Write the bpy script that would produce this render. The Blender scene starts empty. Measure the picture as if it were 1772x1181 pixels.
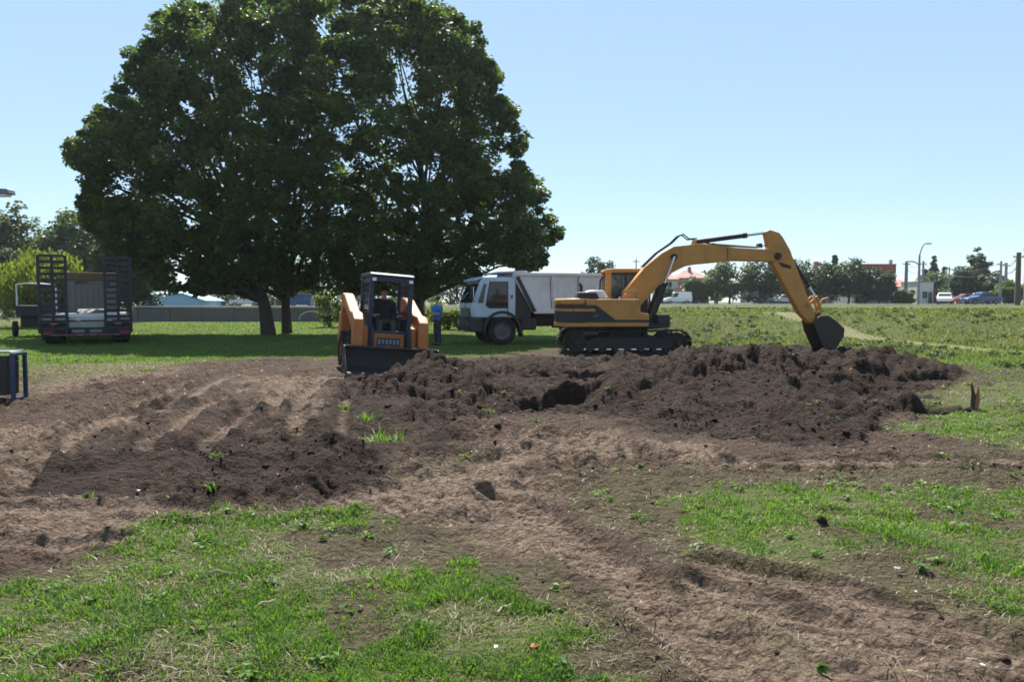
import bpy, math, random
import numpy as np
from mathutils import Vector, Matrix, Euler
random.seed(7)
rng = np.random.default_rng(11)
R = math.radians
SC = bpy.context.scene
COL = SC.collection

# ------------------------------------------------------------------ camera, sky, sun, exposure
EYE, FPX, PITCH = 1.6, 1280.0, R(3.04)
cam_data = bpy.data.cameras.new('camera')
cam_data.sensor_width = 36.0
cam_data.lens = FPX / 1772 * 36.0
cam_data.clip_start, cam_data.clip_end = 0.1, 8000
cam = bpy.data.objects.new('camera', cam_data)
cam.location = (0, 0, EYE)
cam.rotation_euler = (R(90) - PITCH, 0, 0)
COL.objects.link(cam)
SC.camera = cam

SUN_EL, SUN_AZ = R(51), R(-9)          # azimuth from +Y (the view), negative = to the left
world = bpy.data.worlds.new('World')
SC.world = world
world.use_nodes = True
wn = world.node_tree.nodes
sky = wn.new('ShaderNodeTexSky')
sky.sky_type = 'NISHITA'
sky.sun_disc = False
sky.sun_elevation = SUN_EL
sky.sun_rotation = SUN_AZ
sky.altitude = 50
sky.air_density = 0.9
sky.dust_density = 0.0
sky.ozone_density = 2.2
wn['Background'].inputs['Strength'].default_value = 0.07
mixn = wn.new('ShaderNodeMix')
mixn.data_type = 'RGBA'
mixn.inputs[0].default_value = 0.55
world.node_tree.links.new(sky.outputs[0], mixn.inputs[6])
mixn.inputs[7].default_value = (3.5, 4.8, 5.9, 1)      # even milky summer haze
world.node_tree.links.new(mixn.outputs[2], wn['Background'].inputs['Color'])
sd = bpy.data.lights.new('sun', 'SUN')
sd.energy = 5.0
sd.angle = R(0.5)
sd.color = (1.0, 0.95, 0.87)
sun = bpy.data.objects.new('sun', sd)
COL.objects.link(sun)
sv = Vector((math.sin(SUN_AZ) * math.cos(SUN_EL), math.cos(SUN_AZ) * math.cos(SUN_EL), math.sin(SUN_EL)))
sun.rotation_euler = (-sv).to_track_quat('-Z', 'Y').to_euler()
sun.location = (0, 40, 60)
SC.view_settings.view_transform = 'Standard'
SC.view_settings.look = 'None'
SC.view_settings.exposure = 1.25
SC.view_settings.gamma = 1.0
SC.view_settings.use_curve_mapping = False
SC.render.engine = 'CYCLES'
SC.cycles.use_denoising = True
SC.cycles.max_bounces = 6
SC.cycles.transparent_max_bounces = 8
SC.cycles.filter_width = 1.7

# ------------------------------------------------------------------ pixel helpers (survey of the place)
CP, SP = math.cos(PITCH), math.sin(PITCH)
def at(px, py, D):
    u, v = (px - 886) / FPX, (590.5 - py) / FPX
    d = Vector((u, CP + v * SP, -SP + v * CP))
    k = D / d.y
    return Vector((d.x * k, D, EYE + d.z * k))
def G(px, py, z=0.0):
    u, v = (px - 886) / FPX, (590.5 - py) / FPX
    d = Vector((u, CP + v * SP, -SP + v * CP))
    k = (z - EYE) / d.z
    return (d.x * k, d.y * k)
def XW(px, D):
    return (px - 886) / FPX * D

# ------------------------------------------------------------------ materials
def new_mat(name):
    m = bpy.data.materials.new(name)
    m.use_nodes = True
    return m, m.node_tree.nodes, m.node_tree.links, m.node_tree.nodes['Principled BSDF']
def mix_rgb(nt, fac, a, b, mode='MIX'):
    n = nt.nodes.new('ShaderNodeMix')
    n.data_type = 'RGBA'
    n.blend_type = mode
    for sock, val in ((n.inputs[0], fac), (n.inputs[6], a), (n.inputs[7], b)):
        if hasattr(val, 'is_linked'):
            nt.links.new(val, sock)
        elif isinstance(val, (int, float)):
            sock.default_value = val
        else:
            sock.default_value = (*val, 1)
    return n.outputs[2]
def mathn(nt, op, a, b=0.5, clamp=False):
    n = nt.nodes.new('ShaderNodeMath')
    n.operation = op
    n.use_clamp = clamp
    for sock, val in ((n.inputs[0], a), (n.inputs[1], b)):
        if hasattr(val, 'is_linked'):
            nt.links.new(val, sock)
        else:
            sock.default_value = val
    return n.outputs[0]
def noise(nt, scale, detail=4, rough=0.6, coord='Object', dist=0.0):
    tc = nt.nodes.new('ShaderNodeTexCoord')
    n = nt.nodes.new('ShaderNodeTexNoise')
    n.inputs['Scale'].default_value = scale
    n.inputs['Detail'].default_value = detail
    n.inputs['Roughness'].default_value = rough
    n.inputs['Distortion'].default_value = dist
    nt.links.new(tc.outputs[coord], n.inputs['Vector'])
    return n.outputs[0]
def voronoi(nt, scale, out='Distance'):
    tc = nt.nodes.new('ShaderNodeTexCoord')
    nz = nt.nodes.new('ShaderNodeTexNoise'); nz.inputs['Scale'].default_value = scale * 0.8
    nt.links.new(tc.outputs['Object'], nz.inputs['Vector'])
    mx = nt.nodes.new('ShaderNodeMix'); mx.data_type = 'RGBA'; mx.blend_type = 'LINEAR_LIGHT'; mx.inputs[0].default_value = 0.9 / scale
    nt.links.new(tc.outputs['Object'], mx.inputs[6]); nt.links.new(nz.outputs['Color'], mx.inputs[7])
    n = nt.nodes.new('ShaderNodeTexVoronoi'); n.inputs['Scale'].default_value = scale
    nt.links.new(mx.outputs[2], n.inputs['Vector'])
    return n.outputs[out]
def ramp(nt, src, lo, hi):
    n = nt.nodes.new('ShaderNodeMapRange')
    n.inputs[1].default_value = lo
    n.inputs[2].default_value = hi
    nt.links.new(src, n.inputs[0])
    return n.outputs[0]
def attr(nt, name):
    n = nt.nodes.new('ShaderNodeAttribute')
    n.attribute_name = name
    return n.outputs['Fac']
def bump(nt, bsdf, src, strength, dist):
    b = nt.nodes.new('ShaderNodeBump')
    b.inputs['Strength'].default_value = strength
    b.inputs['Distance'].default_value = dist
    nt.links.new(src, b.inputs['Height'])
    nt.links.new(b.outputs[0], bsdf.inputs['Normal'])
MATS = {}
def paint(name, col, rough=0.5, metal=0.0, wear=0.3, dirt=(0.10, 0.075, 0.055), scale=3.0, spec=0.5):
    m, n, l, b = new_mat(name)
    nt = m.node_tree
    f = ramp(nt, noise(nt, scale, 6, 0.65), 0.42, 0.78)
    f = mathn(nt, 'MULTIPLY', f, wear, True)
    c = mix_rgb(nt, f, col, dirt)
    c2 = mix_rgb(nt, mathn(nt, 'MULTIPLY', noise(nt, scale * 7, 3), 0.25), c, tuple(x * 0.6 for x in col))
    l.new(c2, b.inputs['Base Color'])
    rr = mathn(nt, 'ADD', mathn(nt, 'MULTIPLY', f, 0.5), rough, True)
    l.new(rr, b.inputs['Roughness'])
    b.inputs['Metallic'].default_value = metal
    b.inputs['Specular IOR Level'].default_value = spec
    MATS[name] = m
    return m
def glass(name, col, rough=0.05, alpha=1.0, trans=0.0):
    m, n, l, b = new_mat(name)
    nt = m.node_tree
    c = mix_rgb(nt, noise(nt, 2.0, 3), col, tuple(x * 0.7 + 0.01 for x in col))
    l.new(c, b.inputs['Base Color'])
    b.inputs['Roughness'].default_value = rough
    b.inputs['Alpha'].default_value = alpha
    MATS[name] = m
    return m
paint('orange', (0.52, 0.235, 0.04), 0.5, 0, 0.5, scale=2.2)
paint('loader_orange', (0.42, 0.13, 0.015), 0.55, 0, 0.55, scale=3)
paint('black_paint', (0.012, 0.014, 0.02), 0.5, 0, 0.35, (0.05, 0.04, 0.03))
paint('dark_steel', (0.018, 0.018, 0.022), 0.6, 0.2, 0.7, (0.055, 0.042, 0.034), 4)
paint('bucket_steel', (0.034, 0.026, 0.025), 0.75, 0.0, 0.9, (0.075, 0.055, 0.045), 5)
paint('chrome', (0.6, 0.6, 0.62), 0.18, 1.0, 0.15)
paint('rubber', (0.014, 0.014, 0.015), 0.8, 0, 0.7, (0.06, 0.048, 0.038), 6, 0.2)
paint('white_paint', (0.66, 0.68, 0.70), 0.4, 0, 0.35, (0.25, 0.21, 0.18), 2)
paint('cab_paint', (0.42, 0.55, 0.66), 0.35, 0, 0.35, (0.2, 0.18, 0.16), 2)
paint('body_paint', (0.62, 0.63, 0.66), 0.5, 0, 0.55, (0.26, 0.23, 0.21), 1.2)
paint('navy_paint', (0.008, 0.02, 0.05), 0.45, 0, 0.35, (0.06, 0.05, 0.04))
paint('trailer_blue', (0.011, 0.012, 0.028), 0.6, 0, 0.5, (0.045, 0.035, 0.03))
paint('deck_plate', (0.45, 0.45, 0.47), 0.4, 0.5, 0.4, (0.2, 0.16, 0.13), 3)
paint('bin_blue', (0.012, 0.032, 0.095), 0.45, 0, 0.3)
paint('bin_black', (0.01, 0.01, 0.012), 0.55, 0, 0.4)
paint('grey_metal', (0.28, 0.29, 0.31), 0.45, 0.6, 0.3)
paint('rim_grey', (0.12, 0.115, 0.12), 0.5, 0.4, 0.5)
paint('red_mark', (0.35, 0.02, 0.02), 0.4, 0, 0.1)
paint('amber', (0.7, 0.22, 0.02), 0.3, 0, 0.05)
paint('lamp_lens', (0.8, 0.8, 0.78), 0.15, 0, 0.05)
paint('brown_tarp', (0.16, 0.10, 0.06), 0.8, 0, 0.3)
paint('cream_panel', (0.19, 0.19, 0.19), 0.6, 0, 0.25)
paint('concrete', (0.14, 0.135, 0.13), 0.9, 0, 0.6, (0.12, 0.11, 0.10), 0.8)
paint('coping', (0.48, 0.48, 0.48), 0.85, 0, 0.4, (0.25, 0.24, 0.23), 1)
paint('asphalt', (0.17, 0.17, 0.17), 0.85, 0, 0.4, (0.2, 0.19, 0.18), 0.3)
paint('kerb', (0.42, 0.41, 0.40), 0.85, 0, 0.3)
paint('wall_white', (0.62, 0.62, 0.62), 0.85, 0, 0.3, (0.35, 0.33, 0.3), 0.5)
paint('wall_beige', (0.50, 0.42, 0.35), 0.85, 0, 0.3, (0.3, 0.25, 0.2), 0.5)
paint('wall_blue', (0.22, 0.42, 0.58), 0.7, 0, 0.25, (0.3, 0.33, 0.35), 0.4)
paint('wall_rust', (0.33, 0.10, 0.065), 0.85, 0, 0.35, (0.2, 0.1, 0.08), 0.6)
paint('wall_grey', (0.30, 0.31, 0.33), 0.85, 0, 0.3, (0.2, 0.2, 0.2), 0.5)
paint('roof_pink', (0.50, 0.20, 0.15), 0.8, 0, 0.4, (0.3, 0.14, 0.11), 1)
paint('roof_mauve', (0.36, 0.19, 0.17), 0.8, 0, 0.4, (0.22, 0.14, 0.12), 1)
paint('wood_pole', (0.12, 0.10, 0.085), 0.9, 0, 0.4)
paint('pole_grey', (0.20, 0.22, 0.24), 0.6, 0.2, 0.2)
paint('bark', (0.075, 0.06, 0.048), 0.95, 0, 0.7, (0.03, 0.025, 0.02), 5, 0.1)
paint('stump_wood', (0.30, 0.15, 0.08), 0.9, 0, 0.6, (0.07, 0.04, 0.03), 9, 0.1)
paint('skin', (0.42, 0.24, 0.17), 0.55, 0, 0.15, (0.3, 0.16, 0.11))
paint('hair', (0.015, 0.012, 0.01), 0.7, 0, 0.1)
paint('blue_shirt', (0.03, 0.14, 0.42), 0.85, 0, 0.2, (0.02, 0.09, 0.3))
paint('dark_shirt', (0.014, 0.015, 0.024), 0.85, 0, 0.2, (0.03, 0.03, 0.035))
paint('dark_trousers', (0.02, 0.024, 0.036), 0.85, 0, 0.3)
paint('grey_trousers', (0.075, 0.07, 0.068), 0.85, 0, 0.3)
paint('seat_vinyl', (0.012, 0.012, 0.013), 0.5, 0, 0.2)
paint('car_white', (0.72, 0.74, 0.76), 0.25, 0, 0.1)
paint('car_silver', (0.45, 0.48, 0.52), 0.25, 0.4, 0.1)
paint('car_blue', (0.03, 0.09, 0.24), 0.25, 0.2, 0.1)
paint('car_dark', (0.03, 0.03, 0.035), 0.25, 0.2, 0.1)
paint('car_red', (0.25, 0.04, 0.03), 0.25, 0.2, 0.1)
paint('litter_white', (0.5, 0.5, 0.48), 0.7, 0, 0.2)
paint('dead_leaf', (0.35, 0.13, 0.05), 0.8, 0, 0.3)
paint('dry_stick', (0.38, 0.30, 0.22), 0.9, 0, 0.4, (0.15, 0.1, 0.07), 8)
glass('dark_glass', (0.012, 0.016, 0.02), 0.06)
glass('cab_glass', (0.06, 0.075, 0.08), 0.04, 0.4)
glass('mirror_glass', (0.55, 0.75, 0.9), 0.08)
MATS['mirror_glass'].node_tree.nodes['Principled BSDF'].inputs['Metallic'].default_value = 0.9

def foliage(name, dark, light, trans=0.42, tcol=None):
    m, n, l, b = new_mat(name)
    nt = m.node_tree
    c = mix_rgb(nt, attr(nt, 'var'), dark, light)
    c = mix_rgb(nt, mathn(nt, 'MULTIPLY', noise(nt, 0.5, 2), 0.45), c, tuple(x * 0.6 for x in dark))
    l.new(c, b.inputs['Base Color'])
    b.inputs['Roughness'].default_value = 0.5
    b.inputs['Specular IOR Level'].default_value = 0.25
    t = n.new('ShaderNodeBsdfTranslucent')
    tc = mix_rgb(nt, 1.0, c, tcol or (1.5, 1.55, 0.55), 'MULTIPLY')
    l.new(tc, t.inputs['Color'])
    mx = n.new('ShaderNodeMixShader')
    mx.inputs[0].default_value = trans
    l.new(b.outputs[0], mx.inputs[1])
    l.new(t.outputs[0], mx.inputs[2])
    l.new(mx.outputs[0], n['Material Output'].inputs['Surface'])
    MATS[name] = m
    return m
foliage('leaf_big', (0.028, 0.056, 0.018), (0.11, 0.165, 0.04), 0.5)
foliage('leaf_dark', (0.028, 0.055, 0.022), (0.06, 0.095, 0.035), 0.32)
foliage('leaf_mid', (0.05, 0.085, 0.025), (0.10, 0.14, 0.045), 0.36)
foliage('leaf_willow', (0.11, 0.15, 0.03), (0.22, 0.25, 0.06), 0.45)
foliage('leaf_bright', (0.08, 0.13, 0.02), (0.17, 0.22, 0.045), 0.45)
foliage('grass_green', (0.045, 0.115, 0.018), (0.18, 0.30, 0.055), 0.45)
foliage('grass_dry', (0.14, 0.12, 0.06), (0.33, 0.28, 0.17), 0.3, (1, 1, 0.85))
foliage('weed_dark', (0.035, 0.06, 0.018), (0.085, 0.12, 0.04), 0.4)
foliage('weed_green', (0.07, 0.10, 0.028), (0.19, 0.22, 0.075), 0.42)

# ------------------------------------------------------------------ object helpers
def tag(o, label=None, cat=None, group=None, kind=None):
    if label: o['label'] = label
    if cat: o['category'] = cat
    if group: o['group'] = group
    if kind: o['kind'] = kind
    return o
def empty(name, loc, rz=0.0, label=None, cat=None, group=None):
    o = bpy.data.objects.new(name, None)
    o.empty_display_size = 0.2
    o.location = loc
    o.rotation_euler = (0, 0, rz)
    COL.objects.link(o)
    return tag(o, label, cat, group)
def link(name, me, mat, parent=None):
    o = bpy.data.objects.new(name, me)
    COL.objects.link(o)
    if mat and not me.materials: me.materials.append(MATS[mat])
    o.parent = parent
    return o
KIDS = {}
def copy_tree(o, parent=None, top=True):
    c = o.copy()
    COL.objects.link(c)
    c.parent = parent
    for ch in [x for x in bpy.data.objects if x.parent == o]:
        copy_tree(ch, c, False)
    return c
def fast_mesh(name, V, F, smooth=True, attrs=None):
    """V (n,3), F (m,k) arrays -> mesh"""
    me = bpy.data.meshes.new(name)
    V = np.asarray(V, np.float32); F = np.asarray(F, np.int32)
    m, k = F.shape
    me.vertices.add(len(V)); me.vertices.foreach_set('co', V.ravel())
    me.loops.add(m * k); me.loops.foreach_set('vertex_index', F.ravel())
    me.polygons.add(m)
    me.polygons.foreach_set('loop_start', np.arange(m, dtype=np.int32) * k)
    me.polygons.foreach_set('loop_total', np.full(m, k, np.int32))
    me.polygons.foreach_set('use_smooth', np.full(m, smooth, bool))
    for an, av in (attrs or {}).items():
        a = me.attributes.new(an, 'FLOAT', 'POINT')
        a.data.foreach_set('value', np.asarray(av, np.float32))
    me.update(calc_edges=True)
    return me

class MB:
    def __init__(s): s.v, s.f = [], []
    def add(s, vs, fs):
        k = len(s.v)
        s.v += [tuple(p) for p in vs]
        s.f += [tuple(i + k for i in f) for f in fs]
        return s
    def box(s, x0, x1, y0, y1, z0, z1, M=None):
        vs = [Vector((x, y, z)) for x in (x0, x1) for y in (y0, y1) for z in (z0, z1)]
        if M: vs = [M @ p for p in vs]
        return s.add(vs, [(0, 1, 3, 2), (4, 6, 7, 5), (0, 4, 5, 1), (2, 3, 7, 6), (0, 2, 6, 4), (1, 5, 7, 3)])
    def prism(s, pts, a, b, plane='xz', M=None, pts2=None):
        """polygon pts extruded from a to b along the third axis; pts2 = other end's outline"""
        def mk(p, t):
            q = {'xz': (p[0], t, p[1]), 'yz': (t, p[0], p[1]), 'xy': (p[0], p[1], t)}[plane]
            q = Vector(q)
            return M @ q if M else q
        n = len(pts)
        vs = [mk(p, a) for p in pts] + [mk(p, b) for p in (pts2 or pts)]
        area = sum(pts[i][0] * pts[(i + 1) % n][1] - pts[(i + 1) % n][0] * pts[i][1] for i in range(n))
        fs = [tuple(range(n)), tuple(range(2 * n - 1, n - 1, -1))] + [((i + 1) % n, i, n + i, n + (i + 1) % n) for i in range(n)]
        if ((area < 0) ^ (b < a)) ^ (plane == 'xz'): fs = [f[::-1] for f in fs]
        fs = [f[::-1] for f in fs]
        return s.add(vs, fs)
    def tube(s, pts, r, n=8, caps=True):
        pts = [Vector(p) for p in pts]
        rs = r if isinstance(r, (list, tuple)) else [r] * len(pts)
        vs, fs = [], []
        up0 = None
        for i, p in enumerate(pts):
            t = (pts[min(i + 1, len(pts) - 1)] - pts[max(i - 1, 0)])
            if t.length < 1e-9: t = Vector((0, 0, 1))
            t.normalize()
            if up0 is None:
                up0 = t.orthogonal().normalized()
            u = (up0 - t * up0.dot(t))
            u = u.normalized() if u.length > 1e-6 else t.orthogonal().normalized()
            up0 = u
            w = t.cross(u)
            for k in range(n):
                a = 2 * math.pi * k / n
                vs.append(p + (u * math.cos(a) + w * math.sin(a)) * rs[i])
        for i in range(len(pts) - 1):
            for k in range(n):
                fs.append((i * n + k, i * n + (k + 1) % n, (i + 1) * n + (k + 1) % n, (i + 1) * n + k))
        if caps:
            fs.append(tuple(range(n - 1, -1, -1)))
            fs.append(tuple((len(pts) - 1) * n + k for k in range(n)))
        return s.add(vs, fs)
    def lathe(s, prof, c, axis='y', n=20):
        """prof: (radius, offset along axis) closed ring profile swept about the axis through c"""
        vs, fs = [], []
        m = len(prof)
        for k in range(n):
            a = 2 * math.pi * k / n
            for (r, h) in prof:
                p = {'y': (r * math.cos(a), h, r * math.sin(a)), 'z': (r * math.cos(a), r * math.sin(a), h), 'x': (h, r * math.cos(a), r * math.sin(a))}[axis]
                vs.append((c[0] + p[0], c[1] + p[1], c[2] + p[2]))
        for k in range(n):
            for i in range(m - 1):
                a, b = k * m + i, ((k + 1) % n) * m + i
                fs.append((a, b, b + 1, a + 1))
        return s.add(vs, fs)
    def build(s, name, mat, parent=None, bevel=0.0, smooth=True, sharp=35):
        me = bpy.data.meshes.new(name)
        me.from_pydata(s.v, [], s.f)
        me.validate()
        import bmesh
        bm = bmesh.new(); bm.from_mesh(me)
        bmesh.ops.recalc_face_normals(bm, faces=bm.faces)
        bm.to_mesh(me); bm.free()
        if smooth:
            me.polygons.foreach_set('use_smooth', [True] * len(me.polygons))
            me.set_sharp_from_angle(angle=R(sharp))
        o = link(name, me, mat, parent)
        if bevel > 0:
            b = o.modifiers.new('bevel', 'BEVEL')
            b.width = bevel; b.segments = 2; b.limit_method = 'ANGLE'; b.angle_limit = R(40)
            b.harden_normals = False
        return o
def B(): return MB()
# ------------------------------------------------------------------ ground
def hash2(xi, yi, seed):
    n = (xi.astype(np.int64) * 374761393 + yi.astype(np.int64) * 668265263 + seed * 1442695041) & 0xffffffff
    n = ((n ^ (n >> 13)) * 1274126177) & 0xffffffff
    return ((n ^ (n >> 16)) & 0xffff).astype(np.float64) / 65535.0
def vnoise(x, y, seed=0):
    xi, yi = np.floor(x), np.floor(y)
    fx, fy = x - xi, y - yi
    fx = fx * fx * fx * (fx * (fx * 6 - 15) + 10); fy = fy * fy * fy * (fy * (fy * 6 - 15) + 10)
    a, b = hash2(xi, yi, seed), hash2(xi + 1, yi, seed)
    c, d = hash2(xi, yi + 1, seed), hash2(xi + 1, yi + 1, seed)
    return (a + (b - a) * fx) * (1 - fy) + (c + (d - c) * fx) * fy
def fbm(x, y, oct=4, seed=0, gain=0.5):
    s, a, t = 0.0, 1.0, 0.0
    for o in range(oct):
        c, q = math.cos(0.7 * o + seed), math.sin(0.7 * o + seed)
        s = s + a * vnoise((x * c - y * q) * 2.03 ** o + 17.3 * o, (x * q + y * c) * 2.03 ** o - 9.1 * o, seed + o * 13)
        t += a; a *= gain
    return s / t
def ridged(x, y, oct=3, seed=0):
    s, a, t = 0.0, 1.0, 0.0
    for o in range(oct):
        v = 1 - np.abs(2 * vnoise(x * 2.1 ** o + 5.7 * o, y * 2.1 ** o + 3.1 * o, seed + 29 * o) - 1)
        s = s + a * v * v; t += a; a *= 0.5
    return s / t
def billow(x, y, seed=0):
    wx, wy = x + 0.35 * vnoise(x * 0.9 + 7, y * 0.9, seed + 5), y + 0.35 * vnoise(x * 0.9, y * 0.9 + 3, seed + 6)
    return np.sqrt(np.abs(2 * vnoise(wx, wy, seed) - 1) + 1e-4) - 0.6
def S(t):
    t = np.clip(t, 0, 1)
    return t * t * (3 - 2 * t)
def seg_d(x, y, a, b):
    dx, dy = b[0] - a[0], b[1] - a[1]
    t = np.clip(((x - a[0]) * dx + (y - a[1]) * dy) / (dx * dx + dy * dy + 1e-12), 0, 1)
    return np.hypot(x - a[0] - t * dx, y - a[1] - t * dy)
def line_d(x, y, pts):
    d = np.full(x.shape, 1e9)
    for a, b in zip(pts[:-1], pts[1:]): d = np.minimum(d, seg_d(x, y, a, b))
    return d
def poly_sd(x, y, pts):
    inside = np.zeros(x.shape, bool)
    n = len(pts)
    for i in range(n):
        (x0, y0), (x1, y1) = pts[i], pts[(i + 1) % n]
        c = ((y0 > y) != (y1 > y)) & (x < (x1 - x0) * (y - y0) / (y1 - y0 + 1e-12) + x0)
        inside ^= c
    d = line_d(x, y, list(pts) + [pts[0]])
    return np.where(inside, d, -d)
def GP(*p): return [G(a, b) for a, b in zip(p[::2], p[1::2])]

# turf and bare earth, surveyed outlines on the ground plane
TURF = [GP(-250, 1010, 0, 985, 110, 985, 180, 950, 240, 905, 330, 888, 480, 885, 640, 893, 655, 925, 560, 940, 600, 965, 700, 975, 800, 965, 900, 990, 1010, 1045, 1045, 1090, 1000, 1130, 1110, 1200, 1150, 1350, -400, 1400),
        GP(1130, 905, 1120, 870, 1200, 830, 1340, 835, 1480, 852, 1600, 842, 1772, 840, 2100, 850, 2100, 1120, 1772, 1085, 1660, 1060, 1580, 985, 1450, 965, 1290, 960, 1180, 935),
        GP(1560, 690, 1640, 668, 1772, 660, 2000, 660, 2100, 800, 1790, 790, 1690, 760, 1560, 745)]
THIN = [GP(700, 905, 860, 900, 1000, 960, 1250, 1010, 1330, 1080, 1250, 1140, 1050, 1090, 880, 985),
        GP(950, 800, 1130, 790, 1480, 815, 1772, 800, 1772, 845, 1340, 840, 1130, 870, 960, 850),
        GP(680, 800, 800, 775, 850, 800, 700, 835, 640, 830),
        GP(1100, 1090, 1500, 1090, 1772, 1150, 1900, 1300, 1100, 1300)]
BARE = [GP(575, 1010, 640, 985, 680, 1030, 660, 1090, 600, 1115, 560, 1080), GP(500, 925, 600, 915, 830, 925, 800, 950, 640, 955, 510, 945),
        GP(1405, 895, 1450, 905, 1540, 930, 1650, 950, 1640, 985, 1500, 950, 1420, 930), GP(90, 1140, 200, 1115, 300, 1130, 240, 1181, 100, 1200),
        GP(1560, 870, 1772, 900, 1772, 925, 1600, 895)]
DUG = [GP(285, 815, 330, 775, 480, 755, 600, 768, 655, 800, 650, 838, 560, 860, 330, 862, 290, 845), GP(560, 700, 590, 650, 700, 628, 800, 632, 900, 612, 1000, 622, 1180, 606, 1290, 598, 1480, 606, 1565, 632, 1610, 652, 1560, 688, 1540, 715, 1490, 738, 1510, 772, 1350, 768, 1150, 748, 1060, 720, 900, 718, 800, 735, 720, 745, 690, 705, 620, 700)]
SPREAD = [GP(560, 700, 600, 645, 700, 628, 800, 632, 900, 612, 1000, 622, 1180, 606, 1290, 598, 1480, 606, 1600, 632, 1660, 655, 1580, 690, 1560, 720, 1500, 740, 1530, 775, 1350, 768, 1150, 748, 1060, 720, 900, 718, 800, 735, 690, 790, 640, 800, 650, 840, 560, 865, 300, 868, 60, 850, 40, 835, 180, 750, 330, 760, 420, 755, 520, 745, 560, 720)]
CHURN = [GP(-200, 690, 60, 690, 200, 650, 330, 622, 600, 612, 900, 610, 1300, 600, 1640, 640, 1680, 700, 1640, 800, 1300, 815, 1100, 810, 950, 850, 1180, 950, 1330, 1010, 1600, 1050, 1772, 1120, 1900, 1300, 1180, 1300, 1080, 1100, 900, 980, 700, 905, 480, 880, 300, 885, 180, 950, 60, 990, -300, 1000)]
RUTS = [(GP(600, 650, 470, 690, 400, 740, 330, 790), 0.15, -0.05), (GP(560, 640, 420, 672, 330, 722, 235, 790), 0.15, -0.05), (GP(480, 630, 330, 660, 200, 715, 90, 790, 20, 850), 0.15, -0.05), (GP(640, 655, 600, 700, 590, 755), 0.12, -0.04), (GP(275, 725, 330, 690, 390, 658), 0.13, 0.03), (GP(465, 735, 480, 700, 505, 655), 0.16, -0.03), (GP(510, 750, 520, 705, 560, 650), 0.16, -0.03),
        (GP(30, 830, 90, 790, 170, 750, 230, 725), 0.16, 0.02), (GP(-50, 775, 60, 755, 130, 742), 0.18, -0.03), (GP(-60, 880, 100, 885, 250, 880, 340, 888), 0.16, -0.03),
        (GP(-60, 930, 80, 945, 200, 935), 0.14, -0.04), (GP(600, 870, 720, 850, 830, 815, 900, 790), 0.28, -0.02), (GP(690, 880, 800, 870, 900, 850), 0.25, -0.02),
        (GP(1068, 742, 1080, 770, 1095, 795), 0.085, 0.015), (GP(865, 762, 960, 760, 1050, 765), 0.13, -0.02), (GP(1120, 770, 1190, 785, 1270, 800), 0.12, -0.02),
        (GP(860, 860, 960, 920, 1090, 1010, 1240, 1120, 1320, 1220), 0.22, -0.04), (GP(1240, 985, 1400, 1020, 1560, 1070, 1772, 1140), 0.2, -0.03),
        (GP(1270, 800, 1500, 800, 1772, 800), 0.2, -0.02), (GP(1230, 1030, 1400, 1085, 1600, 1140, 1720, 1190), 0.22, -0.03), (GP(640, 655, 560, 690, 540, 740), 0.12, 0.0)]
DRYB = [GP(620, 860, 700, 830, 800, 812, 950, 830, 960, 880, 1000, 960, 900, 960, 780, 900, 640, 885), GP(860, 755, 1050, 752, 1060, 785, 880, 790), GP(1120, 765, 1200, 770, 1290, 800, 1180, 800),
        GP(1200, 1060, 1772, 1060, 1772, 1200, 1300, 1200), GP(0, 870, 260, 870, 300, 890, 120, 960, -50, 960), GP(0, 740, 110, 735, 120, 790, 20, 820, -60, 800), GP(430, 655, 560, 650, 570, 735, 480, 745),
        GP(40, 632, 180, 625, 330, 625, 250, 660, 60, 680)]
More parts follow.
